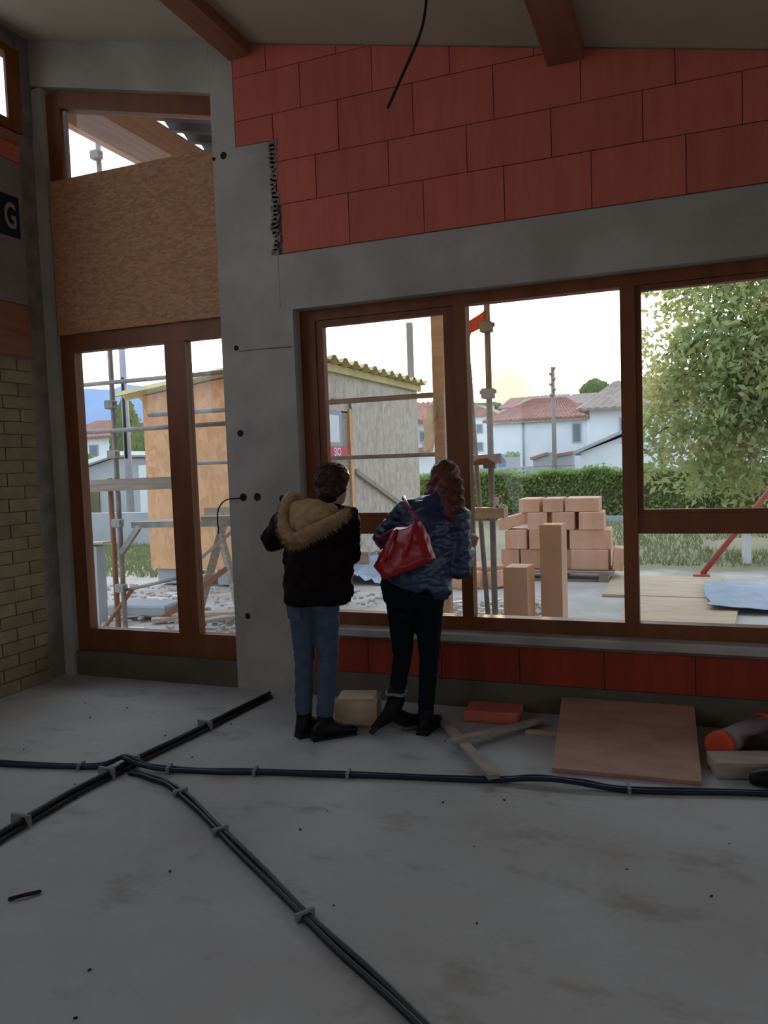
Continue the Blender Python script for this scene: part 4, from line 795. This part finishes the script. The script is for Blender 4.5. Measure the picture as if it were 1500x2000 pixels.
conduit_run('cable_line', [(-2.675, 3.165, rz_), (-2.52, 3.135, rz_), (-2.31, 3.05, rz_), (-1.86, 2.74, rz_), (-1.23, 2.29, rz_), (-0.70, 1.93, rz_), (-0.1, 1.5, rz_)], 'black conduit running from the crossing towards the near right floor', [(-0.011, 0), (0.012, 0)], 0.0115, 'black', [(-2.28, 3.03), (-1.87, 2.75), (-1.24, 2.30)])
tag(MB().cbox((-1.85, 4.225, 0.085), (0.25, 0.22, 0.17), 0.25, ch=0.02).build('stone_block', M['pale_wood']), 'tan block on the floor between the feet of the two people', 'block')
tag(MB().cbox((-1.09, 4.50, 0.035), (0.32, 0.20, 0.07), 0.03, ch=0.006).build('terracotta_slab', M['red']), 'flat red terracotta block on the floor under the window wall', 'block')
plank('batten', (-1.45, 4.47, 0.014), (-0.865, 3.545, 0.045), 0.055, 0.022, 'plank', 'long grey batten on the floor, its end resting across the conduit', 'batten')
plank('batten', (-1.19, 3.94, 0.048), (-0.80, 4.44, 0.03), 0.055, 0.02, 'plank', 'short grey batten crossing over the long one on the floor', 'batten')
plank('batten', (-0.86, 4.30, 0.01), (-0.66, 4.30, 0.01), 0.03, 0.018, 'pale_wood', 'thin stick on the floor tucked against the reddish sheet', 'stick')
Aq, Bq = Vector((-0.63, 3.79, 0.002)), Vector((0.055, 3.815, 0.002)); Cq, Dq = Vector((0.03, 4.648, 0.10)), Vector((-0.705, 4.645, 0.10)); nn = (Bq - Aq).cross(Dq - Aq).normalized() * 0.02
mb = MB(); mb.prism([Aq, Bq, Cq, Dq], nn); tag(mb.build('plywood_sheet', M['ply'], loc=Aq), 'large reddish-brown sheet tipped against the foot of the window wall', 'board')
tb = empty('plan_tube', (0.22, 4.3, 0), 'grey tube with orange-red end caps lying by the reddish sheet', 'tube')
MB().tube((0.16, 4.20, 0.072), (0.36, 4.52, 0.072), 0.066, 20).build('barrel', M['tube'], tb); MB().tube((0.135, 4.16, 0.072), (0.161, 4.202, 0.072), 0.071, 20).build('cap', M['orange'], tb); MB().tube((0.359, 4.518, 0.072), (0.385, 4.56, 0.072), 0.071, 20).build('cap', M['orange'], tb)
tb = empty('drain_pipe', (0.45, 4.3, 0), 'brown pipe with a black open socket lying right of the orange-capped tube', 'pipe')
MB().tube((0.36, 4.22, 0.07), (0.68, 4.56, 0.07), 0.06, 20).build('barrel', M['brownpipe'], tb); MB().tube((0.315, 4.17, 0.07), (0.361, 4.221, 0.07), 0.069, 20).build('socket', M['dark'], tb)
plank('timber_offcut', (0.10, 3.99, 0.04), (0.62, 4.11, 0.05), 0.16, 0.075, 'plank', 'thick brown timber offcut in front of the two tubes', 'timber')
me = blob_mesh([('e', (0.38, 3.88, 0.045), (0.13, 0.05, 0.045)), ('e', (0.47, 3.905, 0.06), (0.09, 0.055, 0.06)), ('c', (0.28, 3.87, 0.03), 0.025, (0.36, 3.88, 0.05), 0.035)], 0.012, 3); link('work_glove', me, M['boot'], loc=(0.4, 3.86, 0)); tag(bpy.data.objects['work_glove'], 'black crumpled cloth heap on the floor at the right edge', 'cloth')
mb = MB(); mb.path(smooth_path([(-2.33, 2.06, 0.006), (-2.29, 2.09, 0.012), (-2.25, 2.14, 0.008)]), [0.004] + [0.008] * 11 + [0.003], 6); tag(mb.build('splinter', M['dark'], loc=(-2.3, 2.1, 0)), 'dark wood splinter on the near left floor', 'splinter')
mb = MB()
for i in range(60):
    x, y = random.uniform(-4.2, 1.0), random.uniform(1.4, 4.5); s_ = random.uniform(0.005, 0.013); mb.cbox((x, y, s_ * 0.18), (s_, s_ * 0.6, s_ * 0.4), random.uniform(0, 3))
tag(mb.build('debris', M['dark']), 'small dark crumbs of debris scattered over the concrete floor', 'debris', kind='stuff')
mb = MB(); mb.path(smooth_path([(-1.21, 3.9, 3.99), (-1.185, 3.9, 3.90), (-1.22, 3.9, 3.72), (-1.33, 3.9, 3.52), (-1.415, 3.9, 3.375)], 8), 0.008, 8); tag(mb.build('hanging_cable', M['black'], loc=(-1.2, 3.9, 3.99)), 'loose black cable hanging from the ceiling before the red wall', 'cable')
mb = MB(); mb.path(smooth_path([(-2.86, 4.662, 1.345), (-2.97, 4.64, 1.335), (-3.02, 4.62, 1.28), (-3.035, 4.62, 1.2), (-3.03, 4.62, 1.1)], 8), 0.005, 6); tag(mb.build('wire', M['black'], loc=(-2.86, 4.662, 1.345)), 'thin black wire curling out of a hole in the concrete pillar', 'wire')

# ------------------------------------------------------------------ people
def hand_shapes(wrist, d, palm_n, s=1.0, curl=0.35, thumb=1):
    """palm + four unequal fingers + thumb; d points along the hand, palm_n is the palm normal"""
    w = Vector(wrist); d = Vector(d).normalized(); n = Vector(palm_n); n = (n - d * n.dot(d)).normalized(); a = d.cross(n).normalized() * thumb; out = []
    for k in range(4):
        o_ = a * (0.027 - 0.018 * k) * s; out.append(('c', w + o_ * 0.7, 0.013 * s, w + d * 0.085 * s + o_, 0.0115 * s))
        L = (0.068, 0.076, 0.071, 0.055)[k] * s; b = w + d * 0.088 * s + o_; d1_ = (d + n * curl * 0.5 + a * (0.12 - 0.08 * k)).normalized(); m_ = b + d1_ * L * 0.55; d2_ = (d + n * curl * 1.6).normalized()
        out += [('c', b, 0.0095 * s, m_, 0.0085 * s), ('c', m_, 0.0085 * s, m_ + d2_ * L * 0.45, 0.007 * s)]
    t0 = w + d * 0.025 * s + a * 0.03 * s; t1 = t0 + (a * 0.8 + d * 0.6 + n * 0.3).normalized() * 0.04 * s
    return out + [('c', w + d * 0.015 * s, 0.014 * s, t0, 0.013 * s), ('c', t0, 0.012 * s, t1, 0.0105 * s), ('c', t1, 0.0105 * s, t1 + (d + a * 0.3 + n * 0.2).normalized() * 0.03 * s, 0.008 * s)]
def head_shapes(c, face, s=1.0):
    """skull with jaw, nose, lips, ears, brow; face is the facing direction"""
    c = Vector(c); f_ = Vector(face).normalized(); r_ = f_.cross(Vector((0, 0, 1))).normalized(); u_ = r_.cross(f_); R = Matrix((r_, f_, u_)).transposed()
    P_ = lambda x, y, z: c + R @ Vector((x * s, y * s, z * s)); E = lambda x, y, z, a, b, g_: ('e', P_(x, y, z), (a * s, b * s, g_ * s), R)
    return [E(0, -0.01, 0.02, 0.074, 0.092, 0.09), E(0, 0.025, -0.04, 0.058, 0.065, 0.07), E(0, 0.055, -0.085, 0.03, 0.03, 0.025), E(0, 0.09, -0.02, 0.012, 0.022, 0.024), E(0, 0.082, -0.058, 0.022, 0.014, 0.006), E(0, 0.082, -0.068, 0.020, 0.013, 0.006),
            E(-0.03, 0.074, 0.018, 0.02, 0.012, 0.008), E(0.03, 0.074, 0.018, 0.02, 0.012, 0.008), E(-0.076, 0.0, -0.01, 0.01, 0.02, 0.03), E(0.076, 0.0, -0.01, 0.01, 0.02, 0.03)], P_, R
def eyes(P_, R, s, parent):
    for sx_ in (-1, 1):
        me = blob_mesh([('e', P_(sx_ * 0.03, 0.078, 0.002), (0.011 * s, 0.008 * s, 0.006 * s), R)], 0.003, 0); o = link('eye', me, M['signwhite'], parent)
def vcoords(me):
    co = np.empty(len(me.vertices) * 3); me.vertices.foreach_get('co', co); return co.reshape(-1, 3)
def set_v(me, co): me.vertices.foreach_set('co', np.asarray(co, dtype=np.float64).ravel()); me.update()
def puff(me, axis_fn, pitch, amp):
    co = vcoords(me); nr = np.empty(len(co) * 3); me.vertices.foreach_get('normal', nr); nr = nr.reshape(-1, 3); t = axis_fn(co); set_v(me, co + nr * (amp * (np.abs(np.sin(math.pi * t / pitch)) ** 0.6 - 0.7))[:, None])
def crumple(me, amp, sc_):
    co = vcoords(me); nr = np.empty(len(co) * 3); me.vertices.foreach_get('normal', nr); nr = nr.reshape(-1, 3)
    k = np.sin(co @ np.array([1.0, 1.7, 2.9]) * sc_) + np.sin(co @ np.array([-2.3, 1.1, 1.9]) * sc_ * 1.3) + np.sin(co @ np.array([0.7, -2.1, 3.3]) * sc_ * 1.9); set_v(me, co + nr * (amp * k)[:, None])
def boot(ankle, toe, heel, parent, name='boot', hh=0.035):
    a, t_, h_ = Vector(ankle), Vector(toe), Vector(heel); mid = h_.lerp(t_, 0.6)
    sh_ = [('c', a + Vector((0, 0, 0.03)), 0.046, a, 0.045), ('c', a, 0.044, h_ + Vector((0, 0, 0.045)), 0.038), ('c', h_ + Vector((0, 0, 0.05)), 0.036, mid + Vector((0, 0, 0.04)), 0.04), ('c', mid + Vector((0, 0, 0.038)), 0.04, t_ + Vector((0, 0, 0.028)), 0.026), ('c', a.lerp(mid, 0.3), 0.04, mid + Vector((0, 0, 0.045)), 0.036)]
    o = link(name, blob_mesh(sh_, 0.008, 4), M['boot'], parent)
    mb = MB(); d = (t_ - h_); L = d.length; d.normalize(); mb.bar(h_ - d * 0.03 + Vector((0, 0, 0.006)), t_ + d * 0.01 + Vector((0, 0, 0.006)), 0.07, 0.012); mb.bar(h_ - d * 0.03 + Vector((0, 0, 0.018)), h_ + d * 0.035 + Vector((0, 0, 0.018)), 0.06, 0.03); mb.build('sole', M['rubber'], o)
    return o
V_ = Vector
# --- person in dark parka
def person_parka():
    face = V_((0.42, 0.88, -0.08)); hc = V_((-1.865, 4.02, 1.435)); hs, P_, R = head_shapes(hc, face, 0.98)
    Ls, Rs = V_((-2.105, 3.96, 1.245)), V_((-1.785, 4.0, 1.24)); Le, Re = V_((-2.285, 4.06, 1.12)), V_((-1.84, 4.15, 1.03)); Lw, Rw = V_((-2.285, 4.18, 1.255)), V_((-1.96, 4.30, 1.17))
    Lh, Rh = V_((-2.05, 3.95, 0.80)), V_((-1.925, 3.965, 0.80)); Lk, Rk = V_((-2.075, 3.985, 0.43)), V_((-1.925, 3.99, 0.43)); La, Ra = V_((-2.065, 3.93, 0.10)), V_((-1.93, 3.93, 0.10))
    body = hs + [('c', V_((-1.92, 3.985, 1.27)), 0.052, hc - V_((0, 0, 0.05)), 0.05), ('c', V_((-1.985, 3.95, 0.85)), 0.10, V_((-1.95, 3.96, 1.15)), 0.115), ('c', Ls, 0.05, Rs, 0.05), ('c', Lh, 0.075, Rh, 0.075),
        ('c', Ls, 0.046, Le, 0.036), ('c', Le, 0.036, Lw, 0.024), ('c', Rs, 0.046, Re, 0.036), ('c', Re, 0.036, Rw, 0.024), ('c', Lh, 0.07, Lk, 0.048), ('c', Lk, 0.046, La, 0.032), ('c', Rh, 0.07, Rk, 0.048), ('c', Rk, 0.046, Ra, 0.032)]
    body += hand_shapes(Lw, (0.02, 0.25, 0.95), (0.6, 0.6, -0.3), 0.95, 0.4, -1) + hand_shapes(Rw, (-0.1, 0.6, 0.8), (-0.4, 0.7, -0.5), 0.95, 0.4, 1)
    root = link('person', blob_mesh(body, 0.0055, 4), M['skin'], loc=(-1.99, 3.94, 0)); tag(root, 'person in dark parka with fur-trimmed hood and light blue jeans, hand raised at the window', 'person')
    eyes(P_, R, 0.98, root)
    hair = [('e', P_(0, -0.022, 0.028), (0.087, 0.098, 0.096), R), ('e', P_(0.012, -0.045, -0.03), (0.078, 0.062, 0.075), R), ('e', P_(-0.06, -0.01, -0.01), (0.03, 0.055, 0.06), R), ('e', P_(0.06, -0.01, 0.0), (0.032, 0.058, 0.06), R), ('e', P_(0.03, -0.01, 0.05), (0.078, 0.085, 0.078), R), ('c', P_(0, -0.075, -0.06), 0.04, P_(0, -0.055, -0.115), 0.028)]
    me = blob_mesh(hair, 0.007, 3); crumple(me, 0.0014, 45); ho = link('hair', me, M['hair_d'], root)
    mb = MB()
    for i in range(900):
        a, e_ = rng.uniform(0, 6.28), rng.uniform(-0.35, 1.4); p = V_((0.088 * math.cos(a) * math.cos(e_), -0.02 + 0.1 * math.sin(a) * math.cos(e_), 0.03 + 0.098 * math.sin(e_)))
        if p.y > 0.04 and p.z < 0.08: continue
        q = p * 1.0 + V_((rng.normal(0, 0.012), rng.normal(0, 0.012), rng.normal(-0.006, 0.012))) + p.normalized() * 0.012; s_ = V_((0.0012, 0.0012, 0)); A_, B_, C_ = P_(*p), P_(*(p + s_)), P_(*q); mb.add([A_, B_, C_], [(0, 1, 2)])
    mb.build('loose_hair', M['hair_d'], ho)['kind'] = 'stuff'
    coat = [('c', V_((-1.99, 3.95, 0.84)), 0.165, V_((-1.955, 3.965, 1.17)), 0.15), ('c', V_((-2.05, 3.95, 0.845)), 0.105, V_((-2.055, 3.96, 1.1)), 0.10), ('c', V_((-1.86, 3.97, 0.85)), 0.11, V_((-1.85, 3.98, 1.12)), 0.10), ('c', Ls, 0.085, V_((-1.92, 3.97, 1.27)), 0.08), ('c', V_((-1.92, 3.97, 1.27)), 0.08, Rs, 0.085),
        ('c', Ls, 0.082, Le, 0.074), ('c', Le, 0.074, Lw - V_((0, 0.02, 0.02)), 0.05), ('c', Rs, 0.08, Re, 0.068), ('c', Re, 0.066, Rw - V_((0, 0.03, 0.03)), 0.048), ('c', V_((-2.0, 3.95, 0.80)), 0.135, V_((-1.9, 3.965, 0.81)), 0.135)]
    me = blob_mesh(coat, 0.010, 5); co = vcoords(me); z = co[:, 2]; low = z < 0.775; co[low, 2] = 0.765 + (z[low] - 0.66) * 0.08; set_v(me, co); crumple(me, 0.0032, 17); link('coat', me, M['coat'], root)
    for nm, h0, k0, a0 in (('L', Lh, Lk, La), ('R', Rh, Rk, Ra)): pass
    je = [('c', Lh - V_((0, 0, 0.0)), 0.09, Lk, 0.06), ('c', Lk, 0.058, La + V_((0, 0, 0.05)), 0.05), ('c', Rh, 0.09, Rk, 0.06), ('c', Rk, 0.058, Ra + V_((0, 0, 0.05)), 0.05), ('c', Lh + V_((0, 0, 0.05)), 0.10, Rh + V_((0, 0, 0.05)), 0.10), ('e', (-2.03, 3.90, 0.80), (0.075, 0.07, 0.085)), ('e', (-1.93, 3.905, 0.80), (0.075, 0.07, 0.085))]
    me = blob_mesh(je, 0.009, 4); crumple(me, 0.0010, 26); jo = link('jeans', me, M['denim'], root)
    mb = MB(); mb.prism([(-2.10, 3.838, 0.775), (-2.01, 3.828, 0.775), (-2.015, 3.832, 0.70), (-2.055, 3.836, 0.685), (-2.095, 3.843, 0.70)], (0, 0.02, 0)); mb.build('pocket', M['denim'], jo)
    boot(La, V_((-1.945, 4.08, 0.0)), V_((-2.07, 3.90, 0.0)), root); boot(Ra, V_((-1.80, 4.03, 0.0)), V_((-1.965, 3.885, 0.0)), root)
    hood = [('e', (-1.945, 3.865, 1.265), (0.145, 0.055, 0.105)), ('e', (-1.965, 3.835, 1.225), (0.10, 0.05, 0.085)), ('c', (-2.03, 3.885, 1.315), 0.045, (-1.83, 3.90, 1.295), 0.045)]
    me = blob_mesh(hood, 0.009, 4); crumple(me, 0.003, 30); hd_ = link('hood', me, M['hood'], root)
    cp_ = smooth_path([(-2.04, 3.91, 1.385), (-2.085, 3.865, 1.335), (-2.085, 3.825, 1.255), (-2.04, 3.785, 1.185), (-1.985, 3.775, 1.155), (-1.91, 3.785, 1.19), (-1.83, 3.805, 1.225), (-1.76, 3.84, 1.265), (-1.735, 3.90, 1.29)], 7)
    mb = MB(); mb.path(cp_, [0.022 + 0.018 * math.sin(math.pi * i / (len(cp_) - 1)) for i in range(len(cp_))], 10); fo = mb.build('fur_trim', M['fur'], root)
    mb = MB()
    for i in range(5200):
        j = rng.integers(0, len(cp_)); p = cp_[j] + V_(rng.normal(0, 0.006, 3)); d = V_(rng.normal(0, 1, 3)).normalized(); d.z -= 0.25; rr = 0.022 + 0.018 * math.sin(math.pi * j / (len(cp_) - 1)); q = p + d * (rr + rng.uniform(0.008, 0.032)); b_ = p + d * rr * 0.8; s_ = d.cross(V_(rng.normal(0, 1, 3))).normalized() * 0.0016
        mb.add([b_ - s_, b_ + s_, q], [(0, 1, 2)])
    mb.build('fur_hair', M['fur'], fo)['kind'] = 'stuff'
person_parka()
# --- person in navy puffer jacket
def person_puffer():
    face = V_((-0.05, 0.95, -0.22)); hc = V_((-1.30, 4.36, 1.43)); hs, P_, R = head_shapes(hc, face, 0.98)
    Ls, Rs = V_((-1.50, 4.24, 1.255)), V_((-1.215, 4.26, 1.22)); Le, Re = V_((-1.655, 4.27, 1.115)), V_((-1.185, 4.19, 0.955)); Lw, Rw = V_((-1.50, 4.47, 1.18)), V_((-1.185, 4.40, 1.02))
    Lh, Rh = V_((-1.515, 4.12, 0.80)), V_((-1.355, 4.13, 0.80)); Lk, Rk = V_((-1.545, 4.20, 0.44)), V_((-1.385, 4.20, 0.43)); La, Ra = V_((-1.565, 4.12, 0.19)), V_((-1.40, 4.15, 0.10))
    body = hs + [('c', V_((-1.33, 4.27, 1.26)), 0.052, hc - V_((0, 0.02, 0.05)), 0.05), ('c', V_((-1.43, 4.11, 0.87)), 0.11, V_((-1.36, 4.23, 1.14)), 0.115), ('c', Ls, 0.05, Rs, 0.05), ('c', Lh, 0.08, Rh, 0.08),
        ('c', Ls, 0.046, Le, 0.036), ('c', Le, 0.036, Lw, 0.024), ('c', Rs, 0.046, Re, 0.036), ('c', Re, 0.036, Rw, 0.024), ('c', Lh, 0.072, Lk, 0.048), ('c', Lk, 0.046, La, 0.032), ('c', Rh, 0.072, Rk, 0.048), ('c', Rk, 0.046, Ra, 0.032)]
    body += hand_shapes(Lw, (0.3, 0.6, 0.7), (0.5, 0.6, -0.5), 0.95, 0.4, -1) + hand_shapes(Rw, (0.05, 0.7, 0.65), (-0.3, 0.7, -0.6), 0.95, 0.35, 1)
    root = link('person', blob_mesh(body, 0.0055, 4), M['skin'], loc=(-1.43, 4.14, 0)); tag(root, 'person with long red-brown hair in navy puffer jacket bending towards the window', 'person')
    eyes(P_, R, 0.98, root)
    hair = [('e', P_(0, -0.02, 0.03), (0.088, 0.10, 0.098), R), ('e', (-1.27, 4.28, 1.35), (0.085, 0.05, 0.12)), ('c', (-1.215, 4.30, 1.42), 0.035, (-1.185, 4.22, 1.23), 0.035), ('c', (-1.20, 4.22, 1.25), 0.034, (-1.175, 4.27, 1.12), 0.018), ('c', (-1.36, 4.33, 1.42), 0.035, (-1.405, 4.30, 1.27), 0.03), ('c', (-1.385, 4.34, 1.40), 0.03, (-1.44, 4.36, 1.26), 0.022), ('c', (-1.27, 4.27, 1.38), 0.06, (-1.235, 4.20, 1.24), 0.05)]
    me = blob_mesh(hair, 0.008, 3); crumple(me, 0.0025, 30); link('hair', me, M['hair_r'], root)
    jk = [('c', V_((-1.43, 4.10, 0.90)), 0.155, V_((-1.37, 4.20, 1.13)), 0.155), ('c', V_((-1.34, 4.11, 0.86)), 0.11, V_((-1.30, 4.2, 1.1)), 0.12), ('c', Ls + V_((0.03, 0, -0.01)), 0.10, V_((-1.34, 4.25, 1.265)), 0.10), ('c', V_((-1.34, 4.25, 1.265)), 0.10, Rs, 0.088), ('e', V_((-1.37, 4.16, 1.18)), (0.15, 0.10, 0.12)),
        ('c', Ls, 0.085, Le, 0.072), ('c', Le, 0.072, Lw - V_((-0.01, 0.03, 0.02)), 0.05), ('c', Rs, 0.082, Re, 0.07), ('c', Re, 0.066, Rw - V_((0, 0.03, 0.01)), 0.05), ('c', V_((-1.52, 4.10, 0.93)), 0.10, V_((-1.46, 4.18, 1.13)), 0.10), ('c', V_((-1.33, 4.10, 0.85)), 0.10, V_((-1.29, 4.12, 0.845)), 0.075)]
    me = blob_mesh(jk, 0.008, 4); co = vcoords(me); hem = 0.925 - 0.40 * np.clip(co[:, 0] + 1.56, 0, 0.33); low = (co[:, 2] < hem) ; co[low, 2] = hem[low] - 0.012 + (co[low, 2] - hem[low]) * 0.08; set_v(me, co)
    puff(me, lambda c_: c_[:, 2] + 0.25 * c_[:, 0], 0.055, 0.0065); crumple(me, 0.0014, 24); link('puffer_jacket', me, M['puffer'], root)
    je = [('c', Lh, 0.092, Lk, 0.058), ('c', Lk, 0.056, La + V_((0, 0, 0.02)), 0.045), ('c', Rh, 0.092, Rk, 0.058), ('c', Rk, 0.056, Ra + V_((0, 0, 0.02)), 0.045), ('c', Lh + V_((0, 0, 0.06)), 0.115, Rh + V_((0, 0, 0.06)), 0.115), ('c', Lh + V_((0.02, 0, 0.14)), 0.115, Rh + V_((0, 0, 0.14)), 0.115), ('e', (-1.51, 4.055, 0.83), (0.09, 0.085, 0.10)), ('e', (-1.365, 4.06, 0.82), (0.09, 0.085, 0.10)), ('e', (-1.437, 4.085, 0.80), (0.10, 0.085, 0.10))]
    me = blob_mesh(je, 0.009, 4); crumple(me, 0.0010, 26); link('jeans', me, M['denimd'], root)
    boot(Ra, V_((-1.385, 4.33, 0.0)), V_((-1.41, 4.13, 0.0)), root)
    # lifted boot: heel swung out to the left, weight on the toe
    sh_ = [('c', La + V_((0, 0, 0.04)), 0.052, La, 0.05), ('c', La, 0.05, (-1.60, 4.10, 0.11), 0.047), ('c', (-1.60, 4.10, 0.11), 0.046, (-1.685, 4.065, 0.035), 0.022), ('c', (-1.59, 4.11, 0.11), 0.046, (-1.53, 4.20, 0.05), 0.042), ('c', (-1.53, 4.20, 0.05), 0.042, (-1.50, 4.28, 0.032), 0.03)]
    bo = link('boot', blob_mesh(sh_, 0.008, 4), M['boot'], root)
    mb = MB(); mb.bar((-1.55, 4.155, 0.02), (-1.47, 4.27, 0.006), 0.07, 0.012); so_ = mb.build('sole', M['clip'], bo); mb = MB(); mb.bar((-1.66, 4.06, 0.055), (-1.70, 4.05, 0.008), 0.028, 0.03); mb.build('heel', M['rubber'], bo)
    mb = MB(); mb.path([(-1.565 + 0.056 * math.cos(t), 4.12 + 0.056 * math.sin(t), 0.232 + 0.006 * math.sin(3 * t)) for t in np.linspace(0, 6.28, 17)], 0.009, 6); mb.build('boot_trim', M['clip'], bo)
person_puffer()
bgm = empty('handbag', (-1.43, 3.98, 0.92), 'shiny red handbag hanging across the back of the navy puffer jacket', 'handbag')
def bagp(x, z, y): return V_((x, y, z))
outer = [(-1.485, 1.195, 3.985), (-1.40, 1.205, 3.975), (-1.335, 1.245, 3.97), (-1.29, 1.165, 3.965), (-1.245, 1.03, 3.95), (-1.39, 0.965, 3.935), (-1.53, 0.915, 3.935), (-1.60, 0.99, 3.95), (-1.545, 1.09, 3.97)]
cen = V_((-1.42, 3.94, 1.06)); vs = []; n = len(outer)
for (s_, dy) in ((1.0, 0.0), (1.0, -0.02), (0.93, -0.055), (0.70, -0.07)): vs += [V_((cen.x + (x - cen.x) * s_, y + dy + (0.01 if s_ == 1 else 0), cen.z + (z - cen.z) * s_)) for x, z, y in outer]
vs += [cen + V_((0, -0.055, 0)), cen + V_((0, 0.03, 0))]
fs = [(L * n + i, L * n + (i + 1) % n, (L + 1) * n + (i + 1) % n, (L + 1) * n + i) for L in range(3) for i in range(n)] + [(3 * n + i, 3 * n + (i + 1) % n, 4 * n) for i in range(n)] + [(i, 4 * n + 1, (i + 1) % n) for i in range(n)]
mb = MB(); mb.add(vs, fs); me = mb.mesh('bag_body'); o = bpy.data.objects.new('tmp', me); COL.objects.link(o)
md = o.modifiers.new('r', 'REMESH'); md.mode = 'VOXEL'; md.voxel_size = 0.006; md = o.modifiers.new('s', 'SMOOTH'); md.iterations = 5
dg = bpy.context.evaluated_depsgraph_get(); me = bpy.data.meshes.new_from_object(o.evaluated_get(dg)); bpy.data.objects.remove(o); me.polygons.foreach_set('use_smooth', [True] * len(me.polygons)); crumple(me, 0.0010, 18); link('bag_body', me, M['bag'], bgm)
mb = MB(); mb.path(smooth_path([(-1.335, 3.955, 1.24), (-1.375, 3.975, 1.27), (-1.44, 4.06, 1.325), (-1.495, 4.17, 1.355), (-1.53, 4.25, 1.34)]), 0.008, 8); mb.path(smooth_path([(-1.485, 3.975, 1.19), (-1.56, 4.0, 1.15), (-1.60, 4.01, 1.12), (-1.57, 3.98, 1.08)]), 0.008, 8); mb.build('strap', M['bag'], bgm)
for a_, b_, c_ in (((-1.345, 3.925, 1.235), (-1.375, 3.868, 1.12), (-1.40, 3.862, 1.05)), ((-1.455, 3.93, 1.19), (-1.485, 3.872, 1.10), (-1.515, 3.868, 1.02))):
    mb = MB(); mb.path(smooth_path([a_, b_, c_], 6), 0.009, 8); mb.build('handle', M['bag'], bgm)
